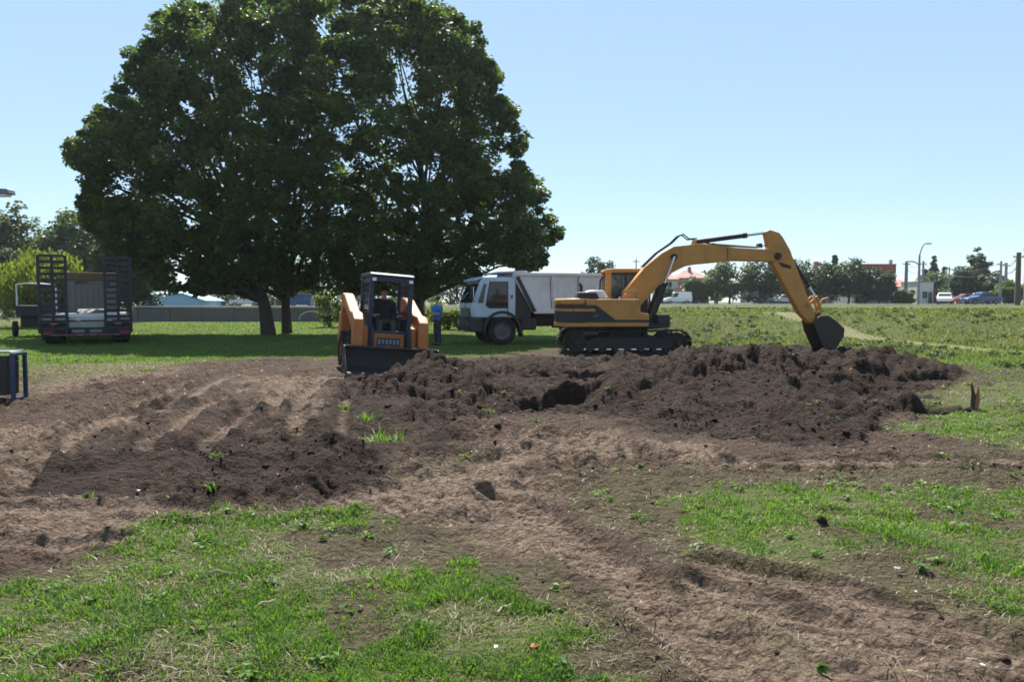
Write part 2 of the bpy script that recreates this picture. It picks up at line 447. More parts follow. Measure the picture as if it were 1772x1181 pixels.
#        x     y     h    rx   ry  rot
MOUNDS = [(-2.3, 15.15, 0.32, 0.55, 0.45, 0.1), (-1.45, 14.6, 0.60, 1.0, 0.75, 0.1), (-0.75, 13.6, 0.28, 0.8, 0.7, 0), (-2.55, 13.9, 0.16, 0.7, 0.5, 0), (0.3, 17.6, 0.14, 1.8, 0.8, 0.1), (2.6, 18.4, 0.22, 1.9, 0.8, 0.1), (5.0, 18.0, 0.52, 1.3, 1.0, 0),
          (3.9, 14.7, 0.50, 1.7, 1.3, 0.2), (5.6, 15.6, 0.42, 1.5, 1.2, 0), (7.0, 16.8, 0.36, 1.5, 1.0, 0), (8.6, 17.4, 0.40, 1.5, 0.9, -0.2), (9.3, 16.6, 0.18, 1.0, 0.7, -0.2), (2.2, 13.4, 0.22, 1.2, 0.7, 0),
          (4.6, 12.6, 0.26, 1.6, 0.7, 0), (4.2, 11.2, 0.12, 2.0, 0.4, 0), (2.2, 11.6, 0.13, 0.7, 0.35, 0.2), (6.3, 13.2, 0.16, 1.2, 0.7, 0), (1.2, 12.9, 0.17, 1.2, 0.5, 0),
          (-2.35, 7.35, 0.25, 0.75, 0.32, 0.1), (-1.6, 7.5, 0.13, 0.5, 0.3, 0), (-3.5, 7.1, 0.13, 0.9, 0.28, 0.0), (-4.4, 7.0, 0.10, 0.5, 0.25, 0), (-3.9, 8.2, 0.12, 0.6, 0.4, 0.4), (-5.2, 10.8, 0.10, 0.8, 0.7, 0),
          (-1.55, 9.75, 0.15, 0.75, 0.4, 0), (-0.85, 9.0, 0.12, 0.45, 0.45, 0), (-0.75, 7.9, 0.08, 0.4, 0.25, 0), (-3.0, 10.4, 0.10, 1.8, 1.2, 0.5), (6.1, 11.4, 0.2, 0.5, 0.3, 0), (7.3, 10.7, 0.14, 0.6, 0.35, 0), (6.6, 9.3, 0.12, 0.5, 0.3, 0), (6.2, 8.6, 0.1, 0.5, 0.25, 0),
          (-0.42, 5.1, 0.03, 0.28, 0.12, 0.2), (-1.1, 5.2, 0.03, 0.4, 0.1, 0), (2.45, 5.75, 0.03, 0.13, 0.1, 0), (-2.4, 6.0, 0.06, 0.3, 0.12, 0.2), (-3.3, 6.3, 0.05, 0.3, 0.15, 0.2), (9.5, 13.3, 0.15, 1.2, 0.6, 0)]
PITS = [(0.6, 11.9, -0.30, 1.5, 0.7, 0.05), (-1.55, 8.75, -0.32, 0.3, 0.3, 0), (-2.2, 8.6, -0.12, 1.0, 0.5, 0.2), (-0.2, 12.9, -0.22, 0.8, 0.5, 0), (2.7, 15.9, -0.22, 1.4, 0.45, 0.1), (-3.4, 7.7, -0.10, 0.8, 0.3, 0),
        (-0.42, 4.92, -0.05, 0.35, 0.1, 0.2), (2.75, 5.5, -0.06, 0.4, 0.14, -0.25), (-0.95, 4.6, -0.05, 0.25, 0.3, 0)]
CUTS = [(-2.0, 3.4, 12.9, 13.3, 0.26, 0.8, 1.2), (0.9, 4.6, 16.3, 16.4, 0.34, 0.6, 1.0), (-3.8, -1.2, 7.3, 7.5, 0.06, 0.3, 0.3), (2.0, 6.8, 11.4, 11.3, 0.14, 0.35, 0.4), (5.4, 9.6, 15.4, 15.9, 0.25, 0.6, 0.9), (-0.85, -0.05, 5.0, 4.98, 0.09, 0.12, 0.12), (2.3, 3.3, 5.72, 5.45, 0.09, 0.14, 0.15), (-1.75, -0.9, 5.1, 5.05, 0.05, 0.12, 0.12), (5.6, 7.0, 11.2, 11.2, 0.18, 0.3, 0.3)]
PADS = [(3.6, 23.5, 3.4), (-3.2, 17.9, 1.7), (-0.7, 28.3, 6.0), (-15.5, 29, 4.0)]
PATH = [(16.7, 17.5), (16.2, 21.5), (15.9, 23.0), (15.0, 28.5), (14.3, 33.0), (13.2, 38.0), (11.0, 44.0), (6.0, 52.0)]
def path_x(y): return np.interp(y, [p[1] for p in PATH], [p[0] for p in PATH])
def ell(x, y, e, p=2.0):
    c, s = math.cos(e[5]), math.sin(e[5])
    u, v = ((x - e[0]) * c + (y - e[1]) * s) / e[3], (-(x - e[0]) * s + (y - e[1]) * c) / e[4]
    return np.exp(-np.power(u * u + v * v, p / 2) * 1.1)
def masks(x, y):
    r = np.hypot(x, y)
    w1 = (fbm(x * 1.3, y * 1.3, 4, 3) - 0.5)
    w2 = (fbm(x * 5, y * 5, 3, 9) - 0.5)
    near = r < 34
    sc = np.clip(y / 8.0, 0.5, 2.5)
    def soft(polys, w, amp):
        o = np.zeros(x.shape)
        for p in polys:
            d = np.full(x.shape, -9.0)
            d[near] = poly_sd(x[near], y[near], p)
            o = np.maximum(o, S((d / sc + w1 * amp + w2 * amp * 0.6) / (2 * w) + 0.5))
        return o
    dug = soft(DUG, 0.10, 0.6)
    spread = soft(SPREAD, 0.2, 0.9)
    turf = soft(TURF, 0.26, 1.3)
    thin = soft(THIN, 0.3, 0.9)
    bare = soft(BARE, 0.07, 0.35)
    churn = soft(CHURN, 0.15, 0.8)
    dry = soft(DRYB, 0.3, 0.7)
    far_lawn = S((y - 20.5 + w1 * 4 + 1.2 * np.clip((-x - 4) * 0.35, 0, 4)) / 2.5) * (1 - S((x - 1.5) / 2) * S((21.0 - y) / 2))
    right = S((x - 6.5 - 0.28 * (y - 18) + w1 * 3) / 1.5) * S((y - 16.5) / 2)
    side = S((-x - 8.5 - 0.1 * y + w1 * 2) / 1.5) * S((y - 13) / 4)
    g = np.maximum.reduce([turf * (1 - bare), thin * 0.36 * S((w2 + 0.18) * 4), far_lawn * 0.95, right * 0.95, side * 0.8])
    beyond = 1 - np.maximum(churn, dug)
    g = np.maximum(g, beyond * 0.45)
    exc = S((3.6 - np.hypot((x - 3.6), (y - 23.5) * 1.5)) / 0.8)
    g = g * (1 - np.maximum(dug, spread) * 0.97) * (1 - exc)
    path = S((1.1 - np.abs(x - path_x(y)) + w2 * 0.5) / 0.5) * S((y - 18.5) / 3) * (1 - S((y - 45) / 5))
    tr = np.zeros(x.shape)
    for pts, w, dz in RUTS:
        d = np.full(x.shape, 9.0); d[near] = line_d(x[near], y[near], pts)
        tr = np.maximum(tr, S((w + w2 * 0.14 - d) / 0.12))
    g = g * (1 - 0.85 * tr * (1 - S((y - 20) / 3)))
    moist = np.clip(np.maximum(dug * (0.85 + 0.9 * w1), spread * (0.78 + 1.4 * w1)), 0, 1)
    for e in MOUNDS[:28]: moist = np.maximum(moist, 0.9 * S(ell(x, y, e) * 1.6 - 0.3))
    dryv = np.clip(np.maximum(dry * (0.9 + w1), tr * 0.95) * (1 - 0.75 * dug) + 0.12, 0, 1)
    return dict(grass=np.clip(g, 0, 1), moist=moist * (1 - tr * 0.6), dry=dryv, path=path, dug=np.maximum(dug, 0.35 * spread), tr=tr, turf=turf)
def height(x, y, M=None):
    M = M or masks(x, y)
    r = np.hypot(x, y)
    pad = np.zeros(x.shape)
    for (px, py, pr) in PADS: pad = np.maximum(pad, S((pr + 0.8 - np.hypot(x - px, y - py)) / 0.9))
    z = 0.10 * (fbm(x * 0.25, y * 0.25, 3, 21) - 0.5) * S(r / 6) * (1 - pad) * (1 - S((r - 45) / 15))
    m = np.zeros(x.shape)
    for e in MOUNDS: m = m + e[2] * ell(x, y, e, 2.2)
    for e in PITS: m = m + e[2] * ell(x, y, e, 3.0)
    dug = np.maximum(M['dug'], S(np.abs(m) * 6))
    fade = 1 - S((r - 26) / 6)
    lump = ridged(x * 0.9, y * 0.9, 3, 5) - 0.45
    lump2 = fbm(x * 2.6, y * 2.6, 4, 31, 0.55) - 0.5
    lump3 = ridged(x * 5.5, y * 5.5, 2, 41) - 0.4
    fine = fbm(x * 14, y * 14, 2, 47) - 0.5
    crag = ridged(x * 8.5, y * 8.5, 2, 43) - 0.4
    patch = S((fbm(x * 0.7, y * 0.7, 3, 66) - 0.38) * 4)
    churnm = np.clip(1 - M['grass'], 0, 1) * fade
    z = z + m * (0.8 + 0.55 * lump2) + dug * fade * (0.26 * lump + 0.15 * lump2 + (0.35 + patch) * np.clip(y / 11, 0.6, 1) * (0.17 * billow(x * 1.7, y * 1.7, 101) + 0.14 * billow(x * 3.7, y * 3.7, 102) + 0.065 * billow(x * 7.5, y * 7.5, 103) + 0.025 * fine)) * (1 - 0.8 * pad)
    z = z + churnm * (1 - dug) * (1 - 0.7 * pad) * (0.10 * lump2 + (0.5 + patch) * ((0.06 + 0.05 * S((y - 6.5) / 2)) * billow(x * 3.6, y * 3.6, 106) + 0.055 * billow(x * 5.2, y * 5.2, 104) + 0.04 * billow(x * 11, y * 11, 105) + 0.025 * fine)) * np.clip(y / 7, 0.45, 1) * (1 - 0.75 * M['tr'])
    z = z + M['grass'] * fade * (0.035 * lump2 + 0.012 * fine)
    for (x0, x1, ya, yb, h, L, L2) in CUTS:
        yc = ya + (yb - ya) * np.clip((x - x0) / (x1 - x0), 0, 1) + 0.55 * (vnoise(x * 1.4, x * 0 + ya, 91) - 0.5) + 0.2 * (vnoise(x * 5, y * 1.0, 92) - 0.5)
        d = yc - y
        z = z - h * (0.15 + 1.2 * vnoise(x * 1.1, y * 0 + ya, 93)) * S(d / 0.16) * (1 - S((d - L) / L2)) * S((x - x0) / 0.8) * S((x1 - x) / 0.8)
    for i, (pts, w, dz) in enumerate(RUTS):
        k = (r < 32)
        d = np.full(x.shape, 9.0); d[k] = line_d(x[k], y[k], pts)
        t = S((w * 1.1 - d) / (w * 0.6))
        along = np.sin((x * 0.6 + y) * 38.0) * 0.014 if i in (0, 1, 2, 11, 12, 16, 17, 19) else 0.0
        lip = np.exp(-((d - w * 1.25) / (w * 0.3)) ** 2) * 0.04
        z = z + t * (dz + along) + lip * (1 - S((y - 17) / 4))
    # grassy embankment on the right with a track climbing it, raised street behind, retaining wall on the left
    rmp = S((y - 30.0) / 7.0) * 0.88 + 0.12 * np.clip((y - 24) / 14, 0, 1)
    rise = 1.04 * rmp
    px = path_x(np.clip(y, 17.5, 52))
    right = np.clip((1.14 - rise), 0, 2) * 0.62 * S((x - px - 0.8) / 9.0) * S((y - 19) / 7)
    left = -0.05 * S((px - 0.9 - x) / 3.0) * S((y - 25) / 3) * (1 - S((y - 33) / 5))
    bank = (np.clip(rise + left, 0, 2)) * S((x - 3.5 - 0.05 * (y - 26)) / 3.5) + right
    bn = M['grass'] * S((y - 24) / 4) * S((x - 5) / 3) * (1 - S((y - 46) / 8)) * (1 - M['path'])
    bank = bank + bn * (0.22 * (fbm(x * 0.8, y * 0.8, 3, 61) - 0.5))
    bank = np.where(bank < 0, 0, bank)
    bank = bank + (np.where(y > 72, 1.14 + 0.10 * S((y - 72) / 8), 1.14) - bank) * S((y - 44) / 20) * S((x - 3.5) / 3.5)
    lft = 1.05 * S((y - 60.4) / 0.8) * S((x + 33) / 3) * (1 - S((x - 2) / 3))
    lft = np.maximum(lft, 1.05 * S((y - 62) / 12) * S((x + 45) / 14) * (1 - S((x - 3.5) / 3.5)))
    far = S((y - 70) / 10)
    out = z + np.maximum(bank, lft)
    return out
GROUND_TOP = 1.28
def ground_mesh():
    th = np.concatenate([np.arange(-40, 40.01, 0.125), np.arange(43, 318, 3.5)])
    th = np.radians(th)
    rr = np.concatenate([np.geomspace(0.02, 2.3, 12, endpoint=False), np.geomspace(2.3, 30, 520, endpoint=False), np.geomspace(30, 75, 90, endpoint=False), np.geomspace(75, 2500, 38)])
    T, Q = np.meshgrid(th, rr)
    x, y = (np.sin(T) * Q).ravel(), (np.cos(T) * Q).ravel()
    M = masks(x, y)
    z = height(x, y, M)
    nr, nt = len(rr), len(th)
    i = np.arange((nr - 1) * nt).reshape(nr - 1, nt)
    j = np.roll(i, -1, axis=1)
    F = np.stack([i, i + nt, j + nt, j], -1).reshape(-1, 4)
    V = np.stack([x, y, z], 1)
    at_ = {k: M[k] for k in ('grass', 'moist', 'dry', 'path', 'tr')}
    me = fast_mesh('ground', V, F, True, at_)
    return me
def ground_material():
    m, n, l, b = new_mat('earth_and_turf')
    nt = m.node_tree
    n1, n2, n3 = noise(nt, 1.1, 6, 0.65), noise(nt, 9, 6, 0.7), noise(nt, 45, 4, 0.7)
    soil = mix_rgb(nt, ramp(nt, n1, 0.3, 0.7), (0.070, 0.045, 0.033), (0.145, 0.099, 0.074))
    soil = mix_rgb(nt, ramp(nt, n2, 0.35, 0.75), soil, (0.062, 0.042, 0.033))
    dryf = mathn(nt, 'MULTIPLY', attr(nt, 'dry'), ramp(nt, n2, 0.2, 0.6), True)
    soil = mix_rgb(nt, dryf, soil, (0.28, 0.203, 0.152))
    moistf = mathn(nt, 'MULTIPLY', attr(nt, 'moist'), mathn(nt, 'ADD', ramp(nt, n2, 0.68, 0.34), 0.5), True)
    soil = mix_rgb(nt, moistf, soil, (0.034, 0.0215, 0.016))
    soil = mix_rgb(nt, mathn(nt, 'MULTIPLY', ramp(nt, n3, 0.5, 0.66), 0.7), soil, (0.045, 0.033, 0.028))
    cell = nt.nodes.new('ShaderNodeSeparateColor'); l.new(voronoi(nt, 26, 'Color'), cell.inputs[0])
    soil = mix_rgb(nt, mathn(nt, 'MULTIPLY', ramp(nt, cell.outputs[0], 0.5, 1.0), 0.5), soil, (0.045, 0.031, 0.025))
    gcol = mix_rgb(nt, ramp(nt, n2, 0.3, 0.7), (0.05, 0.085, 0.02), (0.12, 0.17, 0.042))
    gcol = mix_rgb(nt, ramp(nt, n3, 0.42, 0.62), gcol, (0.13, 0.105, 0.062))
    n4 = noise(nt, 0.22, 3, 0.6)
    gcol = mix_rgb(nt, mathn(nt, 'MULTIPLY', ramp(nt, n4, 0.35, 0.7), 0.5), gcol, (0.17, 0.21, 0.055))
    gf = mathn(nt, 'MULTIPLY', mathn(nt, 'POWER', attr(nt, 'grass'), 1.8), mathn(nt, 'ADD', ramp(nt, n3, 0.3, 0.6), 0.35), True)
    col = mix_rgb(nt, gf, soil, gcol)
    col = mix_rgb(nt, mathn(nt, 'MULTIPLY', attr(nt, 'path'), 0.8), col, (0.26, 0.25, 0.135))
    l.new(col, b.inputs['Base Color'])
    b.inputs['Roughness'].default_value = 0.95
    b.inputs['Specular IOR Level'].default_value = 0.12
    hsum = mathn(nt, 'ADD', mathn(nt, 'MULTIPLY', noise(nt, 22, 6, 0.75), 1.0), mathn(nt, 'MULTIPLY', noise(nt, 90, 3, 0.7), 0.35))
    crumbs = mathn(nt, 'ADD', mathn(nt, 'MULTIPLY', voronoi(nt, 12), -0.9), mathn(nt, 'MULTIPLY', voronoi(nt, 30), -0.5))
    hsum = mathn(nt, 'ADD', mathn(nt, 'MULTIPLY', hsum, 0.9), crumbs)
    bump(nt, b, hsum, 1.0, 0.075)
    MATS['earth'] = m
ground_material()
ground = tag(link('ground', ground_mesh(), 'earth'), 'churned brown earth and patchy grass of the park', None, None, 'structure')
def hz(x, y):
    return float(height(np.array([float(x)]), np.array([float(y)]))[0])

# ------------------------------------------------------------------ street behind, retaining wall
def sheet(name, x0, x1, y0, y1, dz, mat, nx=60, ny=3):
    xs, ys = np.linspace(x0, x1, nx), np.linspace(y0, y1, ny)
    X, Y = np.meshgrid(xs, ys)
    Z = height(X.ravel(), Y.ravel()) + dz
    i = np.arange((ny - 1) * (nx)).reshape(ny - 1, nx)[:, :-1]
    F = np.stack([i, i + 1, i + 1 + nx, i + nx], -1).reshape(-1, 4)
    o = link(name, fast_mesh(name, np.stack([X.ravel(), Y.ravel(), Z], 1), F), mat)
    return tag(o, None, None, None, 'structure')
sheet('road', -130, 170, 88, 98, 0.06, 'asphalt')
sheet('pavement', -130, 170, 102, 104.5, 0.12, 'kerb')
# ------------------------------------------------------------------ trees
def leaf_mesh(name, C, rad, per, size, squash=0.75, droop=0.0, seed=0, up=0.5):
    """C (n,3) clump centres -> mesh of folded leaf blades"""
    g = np.random.default_rng(seed)
    n = len(C)
    N = n * per
    d = g.normal(size=(N, 3)); d /= np.linalg.norm(d, axis=1)[:, None]
    q = g.random(N) ** 0.45
    r = np.repeat(rad, per)
    off = d * (q * r)[:, None]
    off[:, 2] *= squash
    if droop: off[:, 2] -= g.random(N) * droop
    P = np.repeat(C, per, 0) + off
    nrm = g.normal(size=(N, 3)); nrm /= np.linalg.norm(nrm, axis=1)[:, None]
    nrm[:, 2] = np.abs(nrm[:, 2]) + up
    nrm += d * 0.5
    nrm /= np.linalg.norm(nrm, axis=1)[:, None]
    t = np.cross(nrm, g.normal(size=(N, 3))); t /= np.linalg.norm(t, axis=1)[:, None]
    if droop:
        t[:, 2] -= 1.6; t /= np.linalg.norm(t, axis=1)[:, None]
    w = np.cross(nrm, t); w /= np.linalg.norm(w, axis=1)[:, None]
    L = size * (0.65 + 0.7 * g.random(N))[:, None]
    k = 0.22 if droop else 0.42
    V = np.stack([P - t * L * 0.5, P + w * L * k + nrm * L * 0.10 + t * L * 0.05, P + t * L * 0.55 - nrm * L * 0.05, P - w * L * k + nrm * L * 0.10 + t * L * 0.05], 1).reshape(-1, 3)
    i = np.arange(N) * 4
    F = np.stack([np.stack([i, i + 1, i + 2], 1), np.stack([i, i + 2, i + 3], 1)], 1).reshape(-1, 3)
    cv = np.repeat(g.random(n), per) * 0.5 + g.random(N) * 0.5
    return fast_mesh(name, V, F, False, {'var': np.repeat(cv, 4)})
def limb_path(a, b, sag=0.15, n=5, wob=0.06):
    a, b = Vector(a), Vector(b)
    L = (b - a).length
    mid = a.lerp(b, 0.45) + Vector((random.uniform(-1, 1), random.uniform(-1, 1), random.uniform(0, 1))) * L * sag
    out = []
    for k in range(n + 1):
        t = k / n
        p = a * (1 - t) ** 2 + mid * 2 * t * (1 - t) + b * t * t
        if 0 < k < n: p += Vector((random.gauss(0, 1), random.gauss(0, 1), random.gauss(0, 1))) * L * wob * 0.3
        out.append(p)
    return out
def tree(name, label, base, C, rad, per, size, mat, trunk_r, group=None, fork=0.35, lean=(0, 0), limbs=14, droop=0.0, squash=0.75, cat='tree', seed=1, tsides=10, part='crown'):
    bz = hz(base[0], base[1]) - 0.08
    root = empty(name, (base[0], base[1], bz), 0, label, cat, group)
    C = np.asarray(C, float) - np.array([base[0], base[1], bz])
    rad = np.broadcast_to(np.asarray(rad, float), (len(C),))
    link(part, leaf_mesh(part, C, rad, per, size, squash, droop, seed), mat, root)
    H = C[:, 2].max()
    mb = MB()
    top = Vector((lean[0] * H * 0.7 + C[:, 0].mean() * 0.3, lean[1] * H + C[:, 1].mean() * 0.3, H * 0.80))
    tp = limb_path((0, 0, 0), top, 0.03, 9, 0.03)
    rs = [trunk_r * (1.2 if k == 0 else 1.0) * (1 - k / 10.5) for k in range(10)]
    mb.tube(tp, rs, tsides)
    idx = np.linspace(0, len(C) - 1, limbs).astype(int) if limbs else []
    for j in idx:
        c = Vector(C[j])
        t = min(0.85, max(fork * 0.45, (c.z / H) * 0.72 - 0.1 + random.uniform(-.08, .08)))
        k = t * (len(tp) - 1)
        k0 = int(k)
        a = tp[k0].lerp(tp[min(k0 + 1, len(tp) - 1)], k - k0)
        r0 = trunk_r * (1 - t) * 0.5 + 0.01
        mb.tube(limb_path(a, c, 0.12, 5), [r0 * (1 - 0.15 * q) for q in range(6)], 6, False)
    mb.build('trunk', 'bark', root, 0, True, 80)
    return root
def in_poly(px, py, poly):
    return poly_sd(px, py, poly)
def sample_outline(poly, D, n, thick, maxd, seed, pxm):
    """clump centres filling a crown whose outline was surveyed at distance D; depth follows the distance to the edge"""
    g = np.random.default_rng(seed)
    xs, ys = [p[0] for p in poly], [p[1] for p in poly]
    out = []
    while len(out) < n:
        a = g.uniform(min(xs), max(xs), 4000); b = g.uniform(min(ys), max(ys), 4000)
        d = poly_sd(a, b, poly)
        for x, y, dd in zip(a, b, d):
            if dd < 8: continue
            if g.random() > 1.0 - 0.35 * min(1, dd / 200): continue
            hw = min(maxd, pxm * thick * math.sqrt(dd * 220))
            s = g.uniform(-1, 1)
            s = math.copysign(abs(s) ** 0.6, s)
            out.append(at(x, y, D + s * hw))
            if len(out) >= n: break
    return np.array(out)
CROWN = [(122, 250), (150, 215), (178, 180), (215, 150), (222, 100), (262, 80), (265, 22), (320, 14), (385, 12), (410, -22), (520, -18), (560, -12), (610, -4), (668, -24), (710, -14), (770, 22), (815, 45), (838, 95),
         (856, 130), (855, 165), (888, 190), (905, 250), (898, 290), (925, 320), (935, 360), (966, 405), (940, 440), (928, 462), (880, 462), (800, 488), (720, 510), (640, 505), (560, 502), (480, 500), (400, 505), (330, 500), (285, 500), (250, 470),
         (215, 450), (180, 420), (150, 380), (135, 340), (165, 310), (150, 290), (128, 275)]
GAPS = [(604, 122, 4), (450, 150, 9), (700, 160, 8), (870, 285, 9), (215, 325, 11), (705, 128, 8), (560, 60, 6)]
MC = sample_outline(CROWN, 36.0, 1720, 0.95, 7.0, 5, 36 / 1280)
pxy = np.array([((p[0] / p[1]) * FPX + 886, 522 - (p[2] - EYE) / p[1] * FPX) for p in MC])
keep = np.ones(len(MC), bool)
for gx, gy, gr in GAPS: keep &= np.hypot(pxy[:, 0] - gx, pxy[:, 1] - gy) > gr + 16
MC, pxy = MC[keep], pxy[keep]
EDGE = np.array(CROWN, float)
E2, edge_r = [], 0.34
for (ax_, ay_), (bx_, by_) in zip(CROWN, CROWN[1:] + CROWN[:1]):
    for q in range(4):
        t = rng.random(); o_ = rng.uniform(-10, 6)
        L_ = math.hypot(bx_ - ax_, by_ - ay_)
        E2.append(at(ax_ + (bx_ - ax_) * t + (by_ - ay_) / L_ * o_, ay_ + (by_ - ay_) * t - (bx_ - ax_) / L_ * o_, 36 + rng.uniform(-1.5, 1.5)))
RADS = np.concatenate([np.where(rng.random(len(MC)) < 0.3, 0.38, rng.uniform(0.5, 0.95, len(MC))), rng.uniform(0.2, 0.6, len(E2))])
MC = np.vstack([MC, np.array(E2)])
pxy = np.array([((p[0] / p[1]) * FPX + 886, 522 - (p[2] - EYE) / p[1] * FPX) for p in MC])
jit = rng.normal(0, 45, len(MC))
sel = np.digitize(pxy[:, 0] + jit, [415, 590])
grp = 'big shade trees over the lawn'
TR = [('broad shade tree with its trunk leaning left, over the dark shaded lawn', (465, 580), 0, 0.31, (-0.10, 0)),
      ('tall shade tree on the slimmer of two adjoining trunks', (497, 577), 1, 0.23, (0.03, 0)),
      ('large rounded shade tree behind the small loader and the man in blue', (727, 578), 2, 0.26, (0.0, 0))]
for lab, (bx, by), k, tr, ln in TR:
    gx, gy = G(bx, by)
    tree('shade_tree', lab, (gx, gy), MC[sel == k], RADS[sel == k], 132, 0.195, 'leaf_big', tr, grp, 0.3, ln, 46, seed=20 + k, tsides=14)

def ell_clumps(c, rx, ry, rz, n, seed, shell=0.55, lumpy=0.25, flat=None):
    g = np.random.default_rng(seed)
    d = g.normal(size=(n, 3)); d /= np.linalg.norm(d, axis=1)[:, None]
    q = shell + (1 - shell) * g.random(n) ** 0.7
    lob = 1 + lumpy * np.sin(d[:, 0] * 5 + seed) * np.cos(d[:, 2] * 4 + seed * 2) + lumpy * 0.5 * np.sin(d[:, 1] * 7)
    P = d * (q * lob)[:, None] * np.array([rx, ry, rz]) + np.array(c)
    return P
def simple_tree(label, px, top, w, D, mat, name='tree', group=None, n=70, per=34, kind='round', cat='tree', size=None, seed=0):
    """px centre, top row, crown width in survey pixels at distance D"""
    X = XW(px, D)
    base = (X, D)
    gz = hz(X, D)
    zt = at(px, top, D).z
    rx = w / 2 * D / FPX * (1.2 if D > 105 else 1.0)
    H = zt - gz
    s = size or max(0.16, D * 0.0032)
    if kind == 'cypress':
        C = ell_clumps((X, D, gz + H * 0.52), rx, rx, H * 0.48, 60, seed, 0.2, 0.1)
        t = (C[:, 2] - gz) / H
        C[:, :2] = np.array(base) + (C[:, :2] - np.array(base)) * (1.15 - t)[:, None]
        return tree(name, label, base, C, max(rx * 0.45, 0.4), 60, s, mat, 0.16, group, limbs=4, seed=seed, cat=cat, tsides=7)
    if kind == 'bush':
        C = ell_clumps((X, D, gz + H * 0.45), rx, rx * 0.8, H * 0.5, n, seed, 0.3, 0.3)
        C[:, 2] = np.maximum(C[:, 2], gz + 0.15)
        return tree(name, label, base, C, min(rx, H) * 0.28, per, s, mat, 0.06, group, limbs=6, seed=seed, cat=cat, tsides=6, part='foliage')
    cz = gz + H * 0.53
    C = ell_clumps((X, D, cz), rx * 0.95, rx * 0.85, H * 0.45, n, seed, 0.45, 0.25)
    return tree(name, label, base, C, rx * 0.24 + 0.15, per, s, mat, 0.05 * H ** 0.8 * 0.6 + 0.05, group, limbs=8, seed=seed, cat=cat, tsides=7)

# left edge of the park
g1 = 'trees beyond the flatbed trailer'
wX, wD = XW(84, 47), 47
WC = ell_clumps((wX, wD, 3.2), 2.75, 2.2, 1.75, 170, 4, 0.35, 0.3)
tree('willow_tree', 'yellow-green drooping willow behind the standing trailer ramps', (wX, wD), WC, 0.65, 90, 0.27, 'leaf_willow', 0.2, g1, limbs=10, droop=1.3, seed=44)
simple_tree('tall dark green tree rising behind the yellow-green willow', 118, 362, 140, 84, 'leaf_mid', 'tree', g1, 170, 75, seed=3, size=0.4)
simple_tree('bushy grey-green tree beside the willow, under the street lamp head', 20, 368, 120, 80, 'leaf_mid', 'tree', g1, 150, 70, seed=8, size=0.4)
simple_tree('dark tree between the right trailer ramp and the pale blue shed', 222, 400, 120, 62, 'leaf_dark', 'tree', g1, 170, 70, seed=9, size=0.28)
simple_tree('low dark tree under the willow at the park edge', 10, 425, 90, 70, 'leaf_dark', 'tree', g1, 70, 45, seed=10)
# greenery behind the wall and under the big crowns
g2 = 'sunlit shrubs under the big shade trees'
for k, (px, top, w, D, mt, lab) in enumerate([(572, 495, 62, 46, 'leaf_bright', 'sunlit shrub beside the lifted loader arm'), (775, 528, 60, 42, 'leaf_bright', 'bright yellow-green shrub behind the man in blue'),
        (735, 505, 70, 52, 'leaf_bright', 'tall sunlit shrub between the loader cab and the man in blue'), (815, 548, 40, 40, 'leaf_bright', 'low sunlit shrub at the front bumper of the dump truck'), (690, 515, 60, 58, 'leaf_mid', 'green shrub behind the loader cab')]):
    simple_tree(lab, px, top, w, D, mt, 'shrub', g2, 46, 40, 'bush', 'shrub', 0.15, 60 + k)
g3 = 'trees beyond the low wall'
for k, (px, top, w, D, mt, lab) in enumerate([(385, 494, 70, 112, 'leaf_mid', 'small green tree behind the parked silver car'), (470, 492, 75, 115, 'leaf_mid', 'green tree between the silver car and the paired trunks'), (545, 497, 60, 112, 'leaf_mid', 'green tree behind the blue container'),
        (620, 488, 80, 118, 'leaf_mid', 'broad green tree far behind the small loader'), (700, 484, 90, 118, 'leaf_dark', 'dark tree far behind the trunk by the man in blue'), (780, 482, 80, 116, 'leaf_dark', 'dark tree far behind the truck mirror'), (1040, 442, 44, 135, 'leaf_dark', 'rounded dark tree rising above the dump body')]):
    simple_tree(lab, px, top, w, D, mt, 'tree', g3, 60, 40, seed=80 + k)
